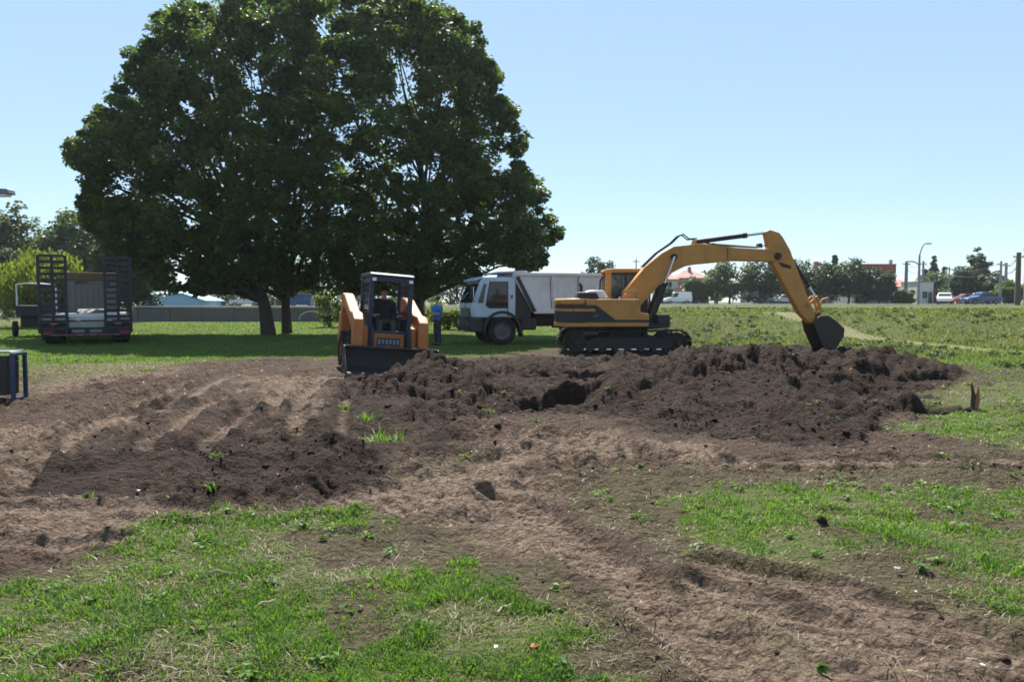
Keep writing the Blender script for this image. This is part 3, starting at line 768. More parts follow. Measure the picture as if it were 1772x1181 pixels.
# right-hand street trees
g4 = 'trees along the far street'
RT = [(1352, 462, 46, 119, 'leaf_dark', 'round', 'dark tree between the excavator arm and the bucket cylinder'), (1240, 474, 36, 120, 'leaf_mid', 'round', 'small green tree at the right end of the pink-roofed house'), (1496, 460, 40, 117, 'leaf_dark', 'round', 'dark tree hugging the left side of the red flat-roofed building'), (1150, 496, 38, 112, 'leaf_dark', 'bush', 'dark bush behind the white van'), (1207, 480, 44, 113, 'leaf_mid', 'round', 'olive street tree in front of the pink-roofed house'), (1262, 452, 66, 112, 'leaf_mid', 'round', 'grey-green tree right beside the pink-roofed house'),
      (1315, 447, 64, 112, 'leaf_dark', 'round', 'dense dark tree behind the excavator arm pivot'), (1385, 455, 60, 116, 'leaf_dark', 'round', 'dark tree behind the bucket cylinder'), (1425, 452, 60, 114, 'leaf_dark', 'round', 'wide dark tree behind the bucket linkage'),
      (1467, 449, 66, 112, 'leaf_dark', 'round', 'tall dark tree left of the red flat-roofed building'), (1521, 466, 46, 110, 'leaf_dark', 'round', 'compact dark tree in front of the red flat-roofed building'), (1443, 437, 14, 135, 'leaf_dark', 'cypress', 'slim cypress tip showing over the dark street trees'),
      (1563, 503, 36, 108, 'leaf_mid', 'bush', 'green bush at the foot of the street lamp'), (1613, 441, 15, 150, 'leaf_dark', 'cypress', 'narrow dark cypress right of the street lamp'), (1632, 462, 16, 150, 'leaf_dark', 'cypress', 'short cypress beside the tall narrow one'), (1598, 462, 14, 152, 'leaf_dark', 'cypress', 'small cypress just right of the lamp post'),
      (1622, 472, 60, 140, 'leaf_mid', 'round', 'pale green tree below the cypresses'), (1664, 460, 56, 132, 'leaf_dark', 'round', 'rounded dark tree behind the white car'), (1692, 437, 38, 135, 'leaf_dark', 'round', 'tallest dark tree above the blue car'), (1716, 476, 44, 128, 'leaf_dark', 'round', 'dark tree behind the bonnet side of the blue car'),
      (1745, 486, 40, 118, 'leaf_bright', 'round', 'light green tree beside the dark utility pole'), (1632, 500, 22, 120, 'leaf_bright', 'bush', 'small yellow-green bush behind the white car')]
for k, (px, top, w, D, mt, kd, lab) in enumerate(RT):
    simple_tree(lab, px, top, w, D, mt, 'bush' if kd == 'bush' else ('cypress_tree' if kd == 'cypress' else 'tree'), g4, 90 if kd == 'round' else 45, 45, kd, 'bush' if kd == 'bush' else 'tree', seed=120 + k)

# ------------------------------------------------------------------ grass
def blades(name, n, rlo, rhi, sel_fn, hlo, hhi, wk, mat, label, seed, ang=39, lean=0.6, power=0.0, wild=1.0):
    g = np.random.default_rng(seed)
    u = g.random(n)
    r = rlo * (rhi / rlo) ** u
    a = np.radians(g.uniform(-ang, ang, n))
    x, y = r * np.sin(a), r * np.cos(a)
    M = masks(x, y)
    p = sel_fn(x, y, M)
    k = g.random(n) < p
    x, y, r, p = x[k], y[k], r[k], p[k]
    M2 = {q: v[k] for q, v in M.items()}
    z = height(x, y, M2) - 0.006
    n = len(x)
    clump = vnoise(x * 3.1, y * 3.1, 77)
    h = (hlo + (hhi - hlo) * g.random(n) ** 1.6) * (0.55 + 0.9 * clump) * (0.6 + 0.4 * p)
    w = wk * np.maximum(1, r / 5.0) * (0.7 + 0.6 * g.random(n))
    az = g.uniform(0, 2 * np.pi, n)
    ln = h * lean * (0.3 + g.random(n)) * wild
    dx, dy = np.cos(az), np.sin(az)
    az2 = az + g.normal(0, 0.6, n) + np.pi / 2
    sx, sy = np.cos(az2) * w, np.sin(az2) * w
    P = np.stack([x, y, z], 1)
    o = lambda X, Y, Z: P + np.stack([X, Y, Z], 1)
    V = np.stack([o(-sx, -sy, 0 * h), o(sx, sy, 0 * h), o(dx * ln * 0.35 + sx * 0.8, dy * ln * 0.35 + sy * 0.8, h * 0.6), o(dx * ln * 0.35 - sx * 0.8, dy * ln * 0.35 - sy * 0.8, h * 0.6), o(dx * ln, dy * ln, h * (1 - 0.25 * g.random(n)))], 1).reshape(-1, 3)
    i = np.arange(n) * 5
    F = np.stack([np.stack([i, i + 1, i + 2], 1), np.stack([i, i + 2, i + 3], 1), np.stack([i + 3, i + 2, i + 4], 1)], 1).reshape(-1, 3)
    var = np.clip(0.55 * g.random(n) + 0.45 * vnoise(x * 1.7, y * 1.7, 99), 0, 1)
    ob = link(name, fast_mesh(name, V, F, True, {'var': np.repeat(var, 5)}), mat)
    return tag(ob, label, 'grass', None, 'stuff')
near_turf = lambda x, y, M: np.clip(M['turf'] * M['grass'] * 1.15, 0, 1) ** 1.5 * (0.22 + 0.78 * S((fbm(x * 2.4, y * 2.4, 3, 78) - 0.36) * 7)) * (0.3 + 0.7 * S((fbm(x * 9, y * 9, 2, 79) - 0.35) * 6))
blades('grass', 440000, 2.6, 13.0, near_turf, 0.014, 0.060, 0.0030, 'grass_green', 'short ragged green grass in patches between bare earth', 1, lean=1.0)
blades('grass', 60000, 2.6, 24.0, lambda x, y, M: np.clip(M['grass'], 0, 1) * 0.45 * (1 - M['turf'] * 0.6) * S((fbm(x * 2.2, y * 2.2, 3, 88) - 0.42) * 6), 0.012, 0.05, 0.0035, 'grass_green', 'thin scattered green tufts around the churned soil', 2)
blades('dry_grass', 260000, 2.6, 22.0, lambda x, y, M: np.clip((0.22 + 0.7 * M['grass']) * (1 - 0.9 * M['moist']) * S((fbm(x * 1.6, y * 1.6, 3, 55) - 0.3) * 4), 0, 1) * 0.85, 0.008, 0.035, 0.0030, 'grass_dry', 'dry straw-coloured grass litter lying on the earth', 3, lean=2.6)
blades('lawn_grass', 150000, 18, 62, lambda x, y, M: M['grass'] * (1 - S((x - 4) / 2) * S((y - 24) / 2)) * (1 - M['dug']), 0.03, 0.08, 0.0028, 'grass_green', 'mown lawn grass under and behind the big trees', 4)
blades('bank_grass', 200000, 20, 60, lambda x, y, M: S((x - 4) / 2) * M['grass'] * (1 - M['dug']) * (1 - 0.9 * M['path']) * S((y - 19) / 3) * (1 - 0.7 * S((y - 42) / 6)), 0.04, 0.15, 0.0028, 'weed_green', 'rough weedy grass covering the embankment', 5, lean=0.8)
def weed_clumps():
    g = np.random.default_rng(31)
    n = 1700
    r = 21 * (58 / 21) ** g.random(n); a = np.radians(g.uniform(3, 39, n))
    x, y = r * np.sin(a), r * np.cos(a)
    M = masks(x, y)
    k = (x > 5.5) & (M['grass'] > 0.5) & (M['dug'] < 0.2) & (M['path'] < 0.3) & (fbm(x * 0.5, y * 0.5, 3, 71) > 0.47) & ((y > 24) | (x > 12))
    x, y = x[k], y[k]
    z = height(x, y, {q: v[k] for q, v in M.items()})
    C = np.stack([x, y, z + 0.08], 1)
    o = link('weeds', leaf_mesh('weeds', C, g.uniform(0.08, 0.24, len(C)) * (1 - 0.6 * S((y - 40) / 8)), 50, 0.06, 0.5, 0, 5), 'weed_dark')
    tag(o, 'low leafy weeds growing over the grassy embankment', 'weeds', None, 'stuff')
    n = 900
    x, y = g.uniform(-7, 10, n), g.uniform(3, 16, n)
    M = masks(x, y)
    k = (M['grass'] > 0.35) | ((g.random(n) < 0.06) & (M['dug'] > 0.3))
    x, y = x[k], y[k]
    z = height(x, y, {q: v[k] for q, v in M.items()})
    o = link('low_weeds', leaf_mesh('low_weeds', np.stack([x, y, z + 0.02], 1), g.uniform(0.03, 0.09, len(x)), 14, 0.035, 0.5, 0, 6, 1.2), 'grass_green')
    tag(o, 'small broad-leaved weeds among the ragged grass', 'weeds', None, 'stuff')
weed_clumps()
# ------------------------------------------------------------------ loose soil clods
import bmesh
def ico(sub):
    bm = bmesh.new(); bmesh.ops.create_icosphere(bm, subdivisions=sub, radius=1)
    v = np.array([p.co[:] for p in bm.verts]); f = np.array([[q.index for q in t.verts] for t in bm.faces]); bm.free()
    return v, f
def clod_mesh(name, n, rlo, rhi, slo, shi, seed, sub, fn):
    g = np.random.default_rng(seed)
    r = rlo * (rhi / rlo) ** g.random(n); a = np.radians(g.uniform(-39, 39, n))
    x, y = r * np.sin(a), r * np.cos(a)
    M = masks(x, y)
    k = g.random(n) < fn(x, y, M)
    x, y, r = x[k], y[k], r[k]
    z = height(x, y, {q: v[k] for q, v in M.items()})
    n = len(x)
    iv, jf = ico(sub)
    s = slo + (shi - slo) * g.random(n) ** 6
    s *= np.clip(r / 9, 0.6, 1.6)
    per = 1 + 0.8 * (g.random((n, len(iv))) - 0.5)
    ax = 0.7 + 0.6 * g.random((n, 3)); ax[:, 2] *= 0.5
    th = g.uniform(0, 6.28, n)
    L = iv[None] * per[:, :, None] * ax[:, None, :] * s[:, None, None]
    X = L[..., 0] * np.cos(th)[:, None] - L[..., 1] * np.sin(th)[:, None]
    Y = L[..., 0] * np.sin(th)[:, None] + L[..., 1] * np.cos(th)[:, None]
    V = np.stack([X + x[:, None], Y + y[:, None], L[..., 2] + (z + 0.25 * s)[:, None]], -1).reshape(-1, 3)
    F = (jf[None] + (np.arange(n) * len(iv))[:, None, None]).reshape(-1, 3)
    moist = np.repeat(np.clip(M['moist'][k] * 0.75 + 0.1, 0, 1), len(iv))
    z0 = np.zeros(len(V))
    o = link(name, fast_mesh(name, V, F, True, {'grass': z0, 'moist': moist, 'dry': z0, 'path': z0, 'tr': z0}), 'earth')
    return o
tag(clod_mesh('soil_clods', 16000, 5.5, 24, 0.008, 0.030, 9, 1, lambda x, y, M: np.clip((M['dug'] - 0.36) * 1.4 + 0.012 * (1 - M['grass']), 0, 1)), 'small loose clods of dark soil over the diggings', 'soil', None, 'stuff')
tag(clod_mesh('soil_crumbs', 9000, 2.8, 12, 0.006, 0.026, 10, 1, lambda x, y, M: np.clip(0.35 * (1 - M['grass']) * (1 - 0.7 * M['tr']), 0, 1)), 'small crumbs of earth on the bare ground', 'soil', None, 'stuff')
# ------------------------------------------------------------------ wheels
def wheel(parent, c, r, w, name='wheel', rim='rim_grey', rr=0.58, lugs=0, sides=28, hub=True, side=1):
    t = B().lathe([(r * rr, -w * .42), (r * .86, -w * .5), (r * .97, -w * .40), (r, -w * .25), (r, w * .25), (r * .97, w * .40), (r * .86, w * .5), (r * rr, w * .42), (r * rr, -w * .42)], c, 'y', sides).build(name, 'rubber', parent, 0, True, 30)
    y = side
    B().lathe([(0.0, y * w * .18), (r * .16, y * w * .20), (r * .20, y * w * .12), (r * .42, y * w * .06), (r * .52, y * w * .30), (r * rr * 1.02, y * w * .36), (r * rr * 1.02, -y * w * .3), (0, -y * w * .3)], c, 'y', sides).build('rim', rim, t, 0, True, 30)
    if lugs:
        mb = B()
        for k in range(lugs):
            a = 2 * math.pi * k / lugs
            for s in (-1, 1):
                M = Matrix.Translation(c) @ Matrix.Rotation(-(a + (0.5 * math.pi * 2 / lugs if s > 0 else 0)), 4, 'Y')
                mb.box(r * .95, r * 1.045, min(s * w * .04, s * w * .5), max(s * w * .04, s * w * .5), -0.02, 0.02, M @ Matrix.Rotation(s * 0.35, 4, 'X'))
        mb.build('tread', 'rubber', t, 0, False)
    return t
# ------------------------------------------------------------------ excavator
EXD, EXPX, EXPY = 23.5, 1075, 609
K = EXD / FPX
def P(px, py): return ((px - EXPX) * K, (EXPY - py) * K)
ex = empty('excavator', (XW(EXPX, EXD), EXD, 0.0), R(2), 'orange and black tracked excavator with its arm stretched over the soil heap', 'excavator')
ex.location.z = hz(ex.location.x, EXD) - 0.03
def shoe_mesh():
    mb = B()
    mb.box(-0.082, 0.082, -0.26, 0.26, 0.0, 0.028)
    for gx in (-0.06, 0.0, 0.06): mb.box(gx - .008, gx + .008, -0.255, 0.255, 0.026, 0.05)
    me = bpy.data.meshes.new('track_shoe'); me.from_pydata(mb.v, [], mb.f); me.materials.append(MATS['dark_steel'])
    return me
SHOE = shoe_mesh()
rT, hx = 0.35, 1.55
for s in (-1, 1):
    y0 = s * 0.98
    fr = B().prism([(-1.25, .22), (1.3, .22), (1.45, .34), (1.3, .50), (.9, .56), (-1.0, .56), (-1.3, .42)], y0 - .15, y0 + .15).build('track_frame', 'dark_steel', ex, 0.02)
    per = 2 * (2 * hx) + 2 * math.pi * rT
    n = 48
    for k in range(n):
        d = per * k / n
        if d < 2 * hx: p, a = (-hx + d, 2 * rT + .05), 0
        elif d < 2 * hx + math.pi * rT:
            th = (d - 2 * hx) / rT; p, a = (hx + rT * math.sin(th), rT + .05 + rT * math.cos(th)), th
        elif d < 4 * hx + math.pi * rT: p, a = (hx - (d - 2 * hx - math.pi * rT), .05), math.pi
        else:
            th = (d - 4 * hx - math.pi * rT) / rT; p, a = (-hx - rT * math.sin(th), rT + .05 - rT * math.cos(th)), math.pi + th
        sag = -0.03 * math.sin(math.pi * (p[0] + hx) / (2 * hx)) if a == 0 else 0
        o = bpy.data.objects.new('track_shoe', SHOE); COL.objects.link(o); o.parent = fr
        o.location = (p[0], y0, p[1] + sag); o.rotation_euler = (0, a, 0)
    for cx, rr_, nm in ((-hx, .31, 'sprocket'), (hx, .30, 'idler')):
        B().lathe([(0, -.09), (rr_ * .35, -.12), (rr_ * .45, -.06), (rr_ * .85, -.05), (rr_, -.03), (rr_, .03), (rr_ * .85, .05), (rr_ * .45, .06), (rr_ * .35, .12), (0, .09)], (cx, y0 - .0, rT + .05), 'y', 22).build(nm, 'bucket_steel', fr)
        B().lathe([(0, -.2 * 1), (.10, -.2), (.13, -.1), (.13, .1), (.10, .2), (0, .2)], (cx, y0, rT + .05), 'y', 14).build('hub', 'dark_steel', fr)
    for k in range(7):
        B().lathe([(0, -.16), (.07, -.16), (.10, -.11), (.10, .11), (.07, .16), (0, .16)], (-1.15 + k * .39, y0, .16), 'y', 12).build('roller', 'dark_steel', fr)
    for cx in (-.5, .55):
        B().lathe([(0, -.13), (.07, -.13), (.07, .13), (0, .13)], (cx, y0, .63), 'y', 12).build('carrier_roller', 'dark_steel', fr)
B().prism([(-.7, .3), (.7, .3), (.55, .72), (-.55, .72)], -.85, .85).build('undercarriage', 'dark_steel', ex, .03)
B().lathe([(0, .70), (.62, .70), (.62, .86), (0, .86)], (0, 0, 0), 'z', 32).build('slew_ring', 'dark_steel', ex)
Z0 = 0.86
B().prism([(-1.6, -1.2), (1.25, -1.2), (1.35, -.9), (1.35, .9), (1.25, 1.22), (-1.6, 1.22)], Z0, Z0 + .10, 'xy').build('deck', 'dark_steel', ex, .01)
# counterweight with a rounded tail
arc = [(-1.55, -1.22)] + [(-1.62 - .5 * math.sin(math.pi * t) ** .6, -1.22 + 2.44 * t) for t in [k / 14 for k in range(1, 14)]] + [(-1.55, 1.22)]
arc = [(-1.3, -1.22)] + arc + [(-1.3, 1.22)]
cw = B().prism(arc, Z0 + .02, 1.54, 'xy').build('counterweight', 'black_paint', ex, .03)
B().prism(arc, 1.542, 1.74, 'xy').build('tail_cap', 'orange', cw, .05)
arc2 = [(x * 1.0 - (.012 if x < -1.5 else 0), y * 1.01) for x, y in arc]
B().prism(arc2, 1.35, 1.43, 'xy').build('stripe', 'orange', cw, .004)
B().prism(arc2, .89, 1.0, 'xy').build('tail_skirt', 'orange', cw, .004)
B().prism([(-1.3, Z0 + .1), (-1.3, 1.72), (.30, 1.72), (.36, 1.66), (.36, 1.32), (.62, 1.28), (.62, Z0 + .1)], -1.22, -.42).build('side_housing', 'orange', ex, .03)
B().box(-1.3, .1, -.41, .42, Z0 + .1, 1.62).build('engine_housing', 'orange', ex, .03)
B().box(-1.3, -.48, .43, 1.22, Z0 + .1, 1.72).build('rear_housing', 'orange', ex, .03)
bp = B().prism([(-1.68, 1.02), (-1.68, 1.54), (-.98, 1.54), (-.40, 1.10), (.61, 1.10), (.61, 1.02)], -1.245, -1.215).build('side_panel', 'black_paint', ex, .004)
bp['label'] = 'black side panel with orange stripe'
B().box(-1.66, -1.02, -1.256, -1.246, 1.35, 1.43).build('stripe', 'orange', bp, .002)
B().tube([(-1.05, -1.25, 1.19), (-1.05, -1.30, 1.20), (-.95, -1.30, 1.24), (-.95, -1.25, 1.24)], .012, 6).build('handle', 'grey_metal', bp)
for xx in (-1.3, -.35, .33): B().box(xx - .006, xx + .006, -1.226, -1.221, 1.56, 1.70).build('panel_seam', 'black_paint', ex)
B().prism([(-2.05 * .0 - 1.72, 0.0), (-1.72, 0.02)] if False else [(-1.70, .90), (-1.70, 1.0), (.6, 1.0), (.6, .90)], -1.238, -1.222).build('skirt', 'orange', ex, .004)
for k in range(6): B().box(-1.55 + k * .07, -1.515 + k * .07, -1.252, -1.246, 1.10, 1.30).build('louvre', 'dark_steel', bp)
B().prism([(-1.55, 1.735), (-1.5, 1.93), (-.95, 1.93), (-.85, 1.735)], -1.05, -.5).build('filter_box', 'black_paint', ex, .03)
B().prism([(-1.18, 1.725), (-1.1, 2.0), (-.62, 2.0), (-.45, 1.725)], -.42, .42).build('engine_cover', 'white_paint', ex, .05)
B().tube([(-1.38, -.75, 1.9), (-1.38, -.75, 2.12), (-1.44, -.75, 2.2)], [.05, .05, .048], 10).build('exhaust_pipe', 'dark_steel', ex)
B().tube([(-.62, .5, 1.7), (-.6, .5, 2.3), (-.52, .55, 2.45), (-.44, .6, 2.48)], .03, 8).build('handrail', 'black_paint', ex)
B().tube([(-.2, -1.1, 1.72), (-.2, -1.1, 1.95), (.25, -1.1, 1.95), (.25, -1.1, 1.70)], .016, 6).build('handrail', 'black_paint', ex)
for xx in (-.62, -.2): B().box(xx - .05, xx + .05, -1.0, -.9, 1.72, 1.78).build('hinge', 'grey_metal', ex, .01)
# cab on the far side
cabm = B().box(-.45, 1.0, .40, 1.22, Z0 + .1, 1.48).build('cab', 'orange', ex, .04)
cp = [(-.45, 1.48), (-.45, 2.62), (.82, 2.62), (1.0, 1.95), (1.0, 1.48)]
B().prism([(-.49, 2.585), (-.47, 2.68), (-.2, 2.71), (.7, 2.71), (.88, 2.66), (.88, 2.585)], .38, 1.24).build('roof', 'orange', cabm, .03)
for yy in (.41, 1.17):
    B().box(-.45, -.25, yy, yy + .05, 1.48, 2.585).build('pillar', 'orange', cabm, .01)
    B().tube([(1.0, yy + .02, 1.48), (1.0, yy + .02, 1.95), (.84, yy + .02, 2.585)], .035, 8).build('pillar', 'orange', cabm)
    B().box(.18, .25, yy + .003, yy + .047, 1.48, 2.585).build('pillar', 'black_paint', cabm, .01)
    B().box(-.25, .86, yy + .004, yy + .046, 2.50, 2.585).build('window_frame', 'black_paint', cabm)
    B().box(-.25, .18, yy + .02, yy + .026, 1.48, 2.50).build('window', 'cab_glass', cabm)
    B().prism([(.25, 1.48), (.25, 2.50), (.84, 2.50), (.97, 1.95), (.97, 1.48)], yy + .02, yy + .026).build('window', 'cab_glass', cabm)
B().prism([(1.012, 1.48), (1.012, 1.95), (.86, 2.57), (.866, 2.572), (1.018, 1.952), (1.018, 1.48)], .46, 1.18).build('windscreen', 'cab_glass', cabm)
B().box(-.449, -.443, .46, 1.17, 1.55, 2.52).build('rear_window', 'cab_glass', cabm)
st = B().box(-.12, .38, .6, 1.05, 1.36, 1.52).build('seat', 'seat_vinyl', cabm, .04)
B().box(-.22, -.08, .6, 1.05, 1.45, 2.1).build('backrest', 'seat_vinyl', st, .05)
B().tube([(.62, .68, 1.3), (.58, .68, 1.72)], [.015, .03], 8).build('control_lever', 'black_paint', cabm)
B().tube([(.62, .98, 1.3), (.58, .98, 1.72)], [.015, .03], 8).build('control_lever', 'black_paint', cabm)
B().box(.70, .94, .40, 1.0, Z0 - .25, Z0).build('step', 'dark_steel', ex, .02)
B().box(.95, 1.34, -.9, -.35, Z0 + .1, Z0 + .38).build('front_box', 'black_paint', ex, .02)
B().prism([(.35, Z0 + .1), (.35, 1.75), (.12, 1.95), (-.1, 1.75), (.0, Z0 + .1)], -.30, -.24).build('boom_bracket', 'orange', ex, .02)
B().prism([(.9, Z0 + .1), (.9, 1.75), (.12, 1.95), (-.1, 1.75), (.0, Z0 + .1)], .24, .30).build('boom_bracket', 'black_paint', ex, .02)
# boom, arm, bucket: outlines in metres in the machine's own side plane
boom_o = [P(1074, 528), P(1078, 502), P(1112, 462), P(1142, 437), P(1163, 425), P(1212, 420), P(1270, 427), P(1330, 430), P(1349, 434), P(1350, 446), P(1336, 450), P(1270, 449), P(1205, 455), P(1182, 459), P(1160, 470), P(1128, 502), P(1100, 533), P(1086, 537)]
bm_ = B().prism(boom_o, -.235, .235).build('boom', 'orange', ex, .02)
B().box(*[v for v in (P(1255, 0)[0] - .01, P(1255, 0)[0] + .01)], -.243, .243, P(0, 448)[1], P(0, 428)[1]).build('weld_seam', 'bucket_steel', bm_)
for q, r_ in ((P(1162, 443), .10), (P(1342, 441), .11)):
    B().lathe([(0, -.30), (r_, -.30), (r_, .30), (0, .30)], (q[0], 0, q[1]), 'y', 16).build('pivot_pin', 'dark_steel', bm_)
arm_o = [P(1322, 399), P(1330, 396), P(1346, 401), P(1352, 408), P(1364, 428), P(1374, 452), P(1398, 512), P(1414, 548), P(1412, 557), P(1402, 557), P(1385, 540), P(1340, 462), P(1331, 446), P(1328, 425)]
arm = B().prism(arm_o, -.17, .17).build('arm', 'orange', ex, .02)
B().prism([P(1345, 452), P(1352, 460), P(1368, 463), P(1366, 457), P(1353, 453)], -.178, .178).build('weld_seam', 'bucket_steel', arm)
def ram(a, b, frac, r, y=0.0, nm='cylinder'):
    a, b = Vector((a[0], y, a[1])), Vector((b[0], y, b[1]))
    m = a.lerp(b, frac)
    c = B().tube([a, m], r, 12).build(nm, 'dark_steel', ex)
    B().tube([a.lerp(b, frac - .05), m], r * 1.2, 12).build('gland', 'dark_steel', c)
    B().tube([m, b], r * .55, 10).build('rod', 'chrome', c)
    return c
for yy in (-.36, .36):
    ram(P(1122, 556), P(1162, 443), .60, .075, yy, 'boom_cylinder')
ram(P(1200, 417), P(1328, 400), .72, .075, 0, 'arm_cylinder')
ram(P(1362, 432), P(1414, 509), .80, .062, 0, 'bucket_cylinder')
for yy in (-.1, .1):
    B().prism([P(1195, 423), P(1200, 412), P(1206, 422)], yy - .02, yy + .02).build('cylinder_bracket', 'orange', bm_, .005)
    B().prism([P(1357, 432), P(1364, 426), P(1369, 436), P(1366, 446)], yy - .02, yy + .02).build('cylinder_bracket', 'orange', arm, .005)
for yy in (-.21, .21):
    B().tube([(P(1396, 527)[0], yy, P(1396, 527)[1]), (P(1414, 510)[0], yy, P(1414, 510)[1])], .045, 8).build('link', 'orange', ex)
    B().tube([(P(1414, 510)[0], yy * .6, P(1414, 510)[1]), (P(1421, 532)[0], yy * .6, P(1421, 532)[1]), (P(1420, 548)[0], yy * .6, P(1420, 548)[1])], .045, 8).build('link', 'orange', ex)
hk = B().tube([(P(1419, 532)[0], 0, P(1419, 532)[1]), (P(1428, 516)[0], 0, P(1428, 516)[1]), (P(1437, 513)[0], 0, P(1437, 513)[1])], [.05, .045, .03], 8).build('hook', 'orange', ex)
side_o = [P(1402, 553), P(1412, 545), P(1426, 543), P(1442, 553), P(1456, 566), P(1455, 578), P(1447, 592), P(1438, 606), P(1424, 605), P(1415, 588), P(1406, 568)]
bk = B()
back = [P(1412, 545), P(1426, 543), P(1442, 553), P(1456, 566), P(1455, 578), P(1447, 592), P(1438, 606)]
inn = [(x - .03, z - .015) for x, z in back]
bk.prism(back + inn[::-1], -.45, .45)
bkt = bk.build('bucket', 'bucket_steel', ex, .008)
for yy in (-.47, .44): B().prism(side_o, yy, yy + .03).build('side_plate', 'bucket_steel', bkt, .006)
for k in range(5):
    yy = -.42 + k * .21
    q = P(1438, 605)
    B().prism([(q[0] - .10, q[1] + .02), (q[0] + .02, q[1] + .05), (q[0] - .06, q[1] - .15)], yy - .045, yy + .045).build('tooth', 'bucket_steel', bkt, .008)
for yy in (-.14, .14):
    B().prism([P(1402, 556), P(1406, 545), P(1418, 538), P(1424, 545), P(1416, 556)], yy - .02, yy + .02).build('lug', 'bucket_steel', bkt, .004)
# hoses
hp = [P(1110, 462), P(1135, 438), P(1160, 421), P(1172, 409), P(1180, 406), P(1190, 414), P(1203, 413)]
for i, yy in enumerate((-.16, -.10, .10, .16)):
    B().tube([(x, yy, z + .03 + .015 * (i % 2)) for x, z in hp], .02, 6).build('hose', 'black_paint', bm_)
for i, yy in enumerate((-.05, .05)):
    B().tube([(P(a, b)[0], yy, P(a, b)[1]) for a, b in ((1203, 414), (1235, 421), (1270, 424), (1310, 426), (1332, 420), (1350, 412))], .018, 6).build('hose', 'black_paint', bm_)
B().tube([(P(1230, 0)[0], -.12, P(0, 420)[1]), (P(1318, 0)[0], -.12, P(0, 426)[1])], .016, 6).build('pipe', 'grey_metal', bm_)
for q in (1232, 1314): B().box(P(q, 0)[0] - .05, P(q, 0)[0] + .05, -.16, .12, P(0, 426)[1], P(0, 419)[1]).build('pipe_clamp', 'dark_steel', bm_, .01)
lm = B().lathe([(0, -.05), (.07, -.05), (.08, .04), (0, .06)], (P(1150, 0)[0] + .1, .3, P(0, 440)[1]), 'x', 12).build('work_lamp', 'black_paint', bm_)

# ------------------------------------------------------------------ dump truck
tk = empty('dump_truck', (-.67, 28.3, 0), R(196), 'white and pale blue dump truck parked behind the excavator', 'truck')
tk.location.z = hz(-.67, 28.3)
for sx in (1, -1):
    wheel(tk, (0, sx * 1.02, .54), .54, .30, rr=.60, side=sx)
    for xx in (-3.55, -4.85):
        wheel(tk, (xx, sx * .95, .54), .54, .52, rr=.60, side=sx)
for sx in (1, -1): B().box(-5.3, 1.0, sx * .42 - .05, sx * .42 + .05, .72, .98).build('chassis_rail', 'dark_steel', tk, .01)
cab_prof = [(1.12, .78), (1.16, 1.42), (.98, 1.62), (.72, 2.38), (.60, 2.50), (-.46, 2.52), (-.52, 2.44), (-.52, 1.02), (-.62, .98), (-.62, .78), (-.58, .78)]
cab_prof = [(1.10, 1.02), (1.14, 1.45), (.80, 2.38), (.68, 2.50), (-.46, 2.52), (-.52, 2.44), (-.52, 1.02)]
cb = B().prism(cab_prof, -1.14, 1.14).build('cab', 'cab_paint', tk, .05)
for sx in (1, -1):
    y0, y1 = sorted((sx * 1.143, sx * 1.150))
    dw = B().prism([(.62, 1.46), (.47, 2.33), (-.20, 2.33), (-.20, 1.36), (.50, 1.36)], y0, y1).build('side_window', 'dark_glass', cb)
    yy = sx * 1.152
    B().tube([(.62, yy, 1.46), (.47, yy, 2.34), (-.21, yy, 2.34), (-.21, yy, 1.02)], .016, 6).build('door_trim', 'black_paint', cb)
    B().prism([(.93, 1.56), (.70, 2.26), (.60, 2.26), (.72, 1.56)], y0, y1).build('quarter_window', 'dark_glass', cb)
    B().box(-.14, -.02, min(yy, yy - sx * .004), max(yy, yy - sx * .004), 1.22, 1.26).build('door_handle', 'black_paint', cb)
    B().box(-.40, -.32, min(sx * 1.144, sx * 1.152), max(sx * 1.144, sx * 1.152), 1.72, 1.86).build('marker', 'red_mark', cb)
    # wheel arch
    outer = [(.74 * math.cos(a), .54 + .74 * math.sin(a)) for a in [R(-8 + 196 * k / 14) for k in range(15)]]
    innr = [(.64 * math.cos(a), .54 + .64 * math.sin(a)) for a in [R(-8 + 196 * k / 14) for k in range(15)]]
    B().prism(outer + innr[::-1], *sorted((sx * .82, sx * 1.19))).build('mudguard', 'black_paint', cb, .01)
    B().tube([(1.0, sx * 1.12, 2.3), (1.2, sx * 1.34, 2.25), (1.2, sx * 1.34, 1.7), (1.02, sx * 1.13, 1.6)], .016, 6).build('mirror_arm', 'black_paint', cb)
    mr = B().box(1.16, 1.22, sx * 1.34 - .11, sx * 1.34 + .11, 1.74, 2.18).build('mirror', 'black_paint', cb, .03)
    B().box(1.145, 1.158, sx * 1.34 - .095, sx * 1.34 + .095, 1.77, 2.15).build('mirror_face', 'mirror_glass', mr)
    B().box(1.19, 1.24, *sorted((sx * .62, sx * .98)), .72, .90).build('headlight', 'lamp_lens', tk, .02)
    B().box(-1.35, -.72, *sorted((sx * .55, sx * 1.08)), .55, .98).build('fuel_tank', 'black_paint', tk, .06)
    B().box(-.78, -.70, *sorted((sx * .8, sx * 1.17)), .30, .95).build('mud_flap', 'rubber', tk, .01)
    B().box(-2.85, -2.0, *sorted((sx * .9, sx * 1.02)), .62, .80).build('side_guard', 'black_paint', tk, .02)
wsn = Vector((1.14 - .80, 0, 2.38 - 1.45))
B().prism([(1.115, 1.56), (.86, 2.27), (.874, 2.276), (1.13, 1.566)], -1.0, 1.0).build('windscreen', 'dark_glass', cb)
B().prism([(.98, 2.36), (.98, 2.44), (.70, 2.53), (.66, 2.49)], -1.0, 1.0).build('sun_visor', 'cab_paint', cb, .01)
B().box(1.145, 1.16, -.75, .75, 1.06, 1.38).build('grille', 'black_paint', cb, .01)
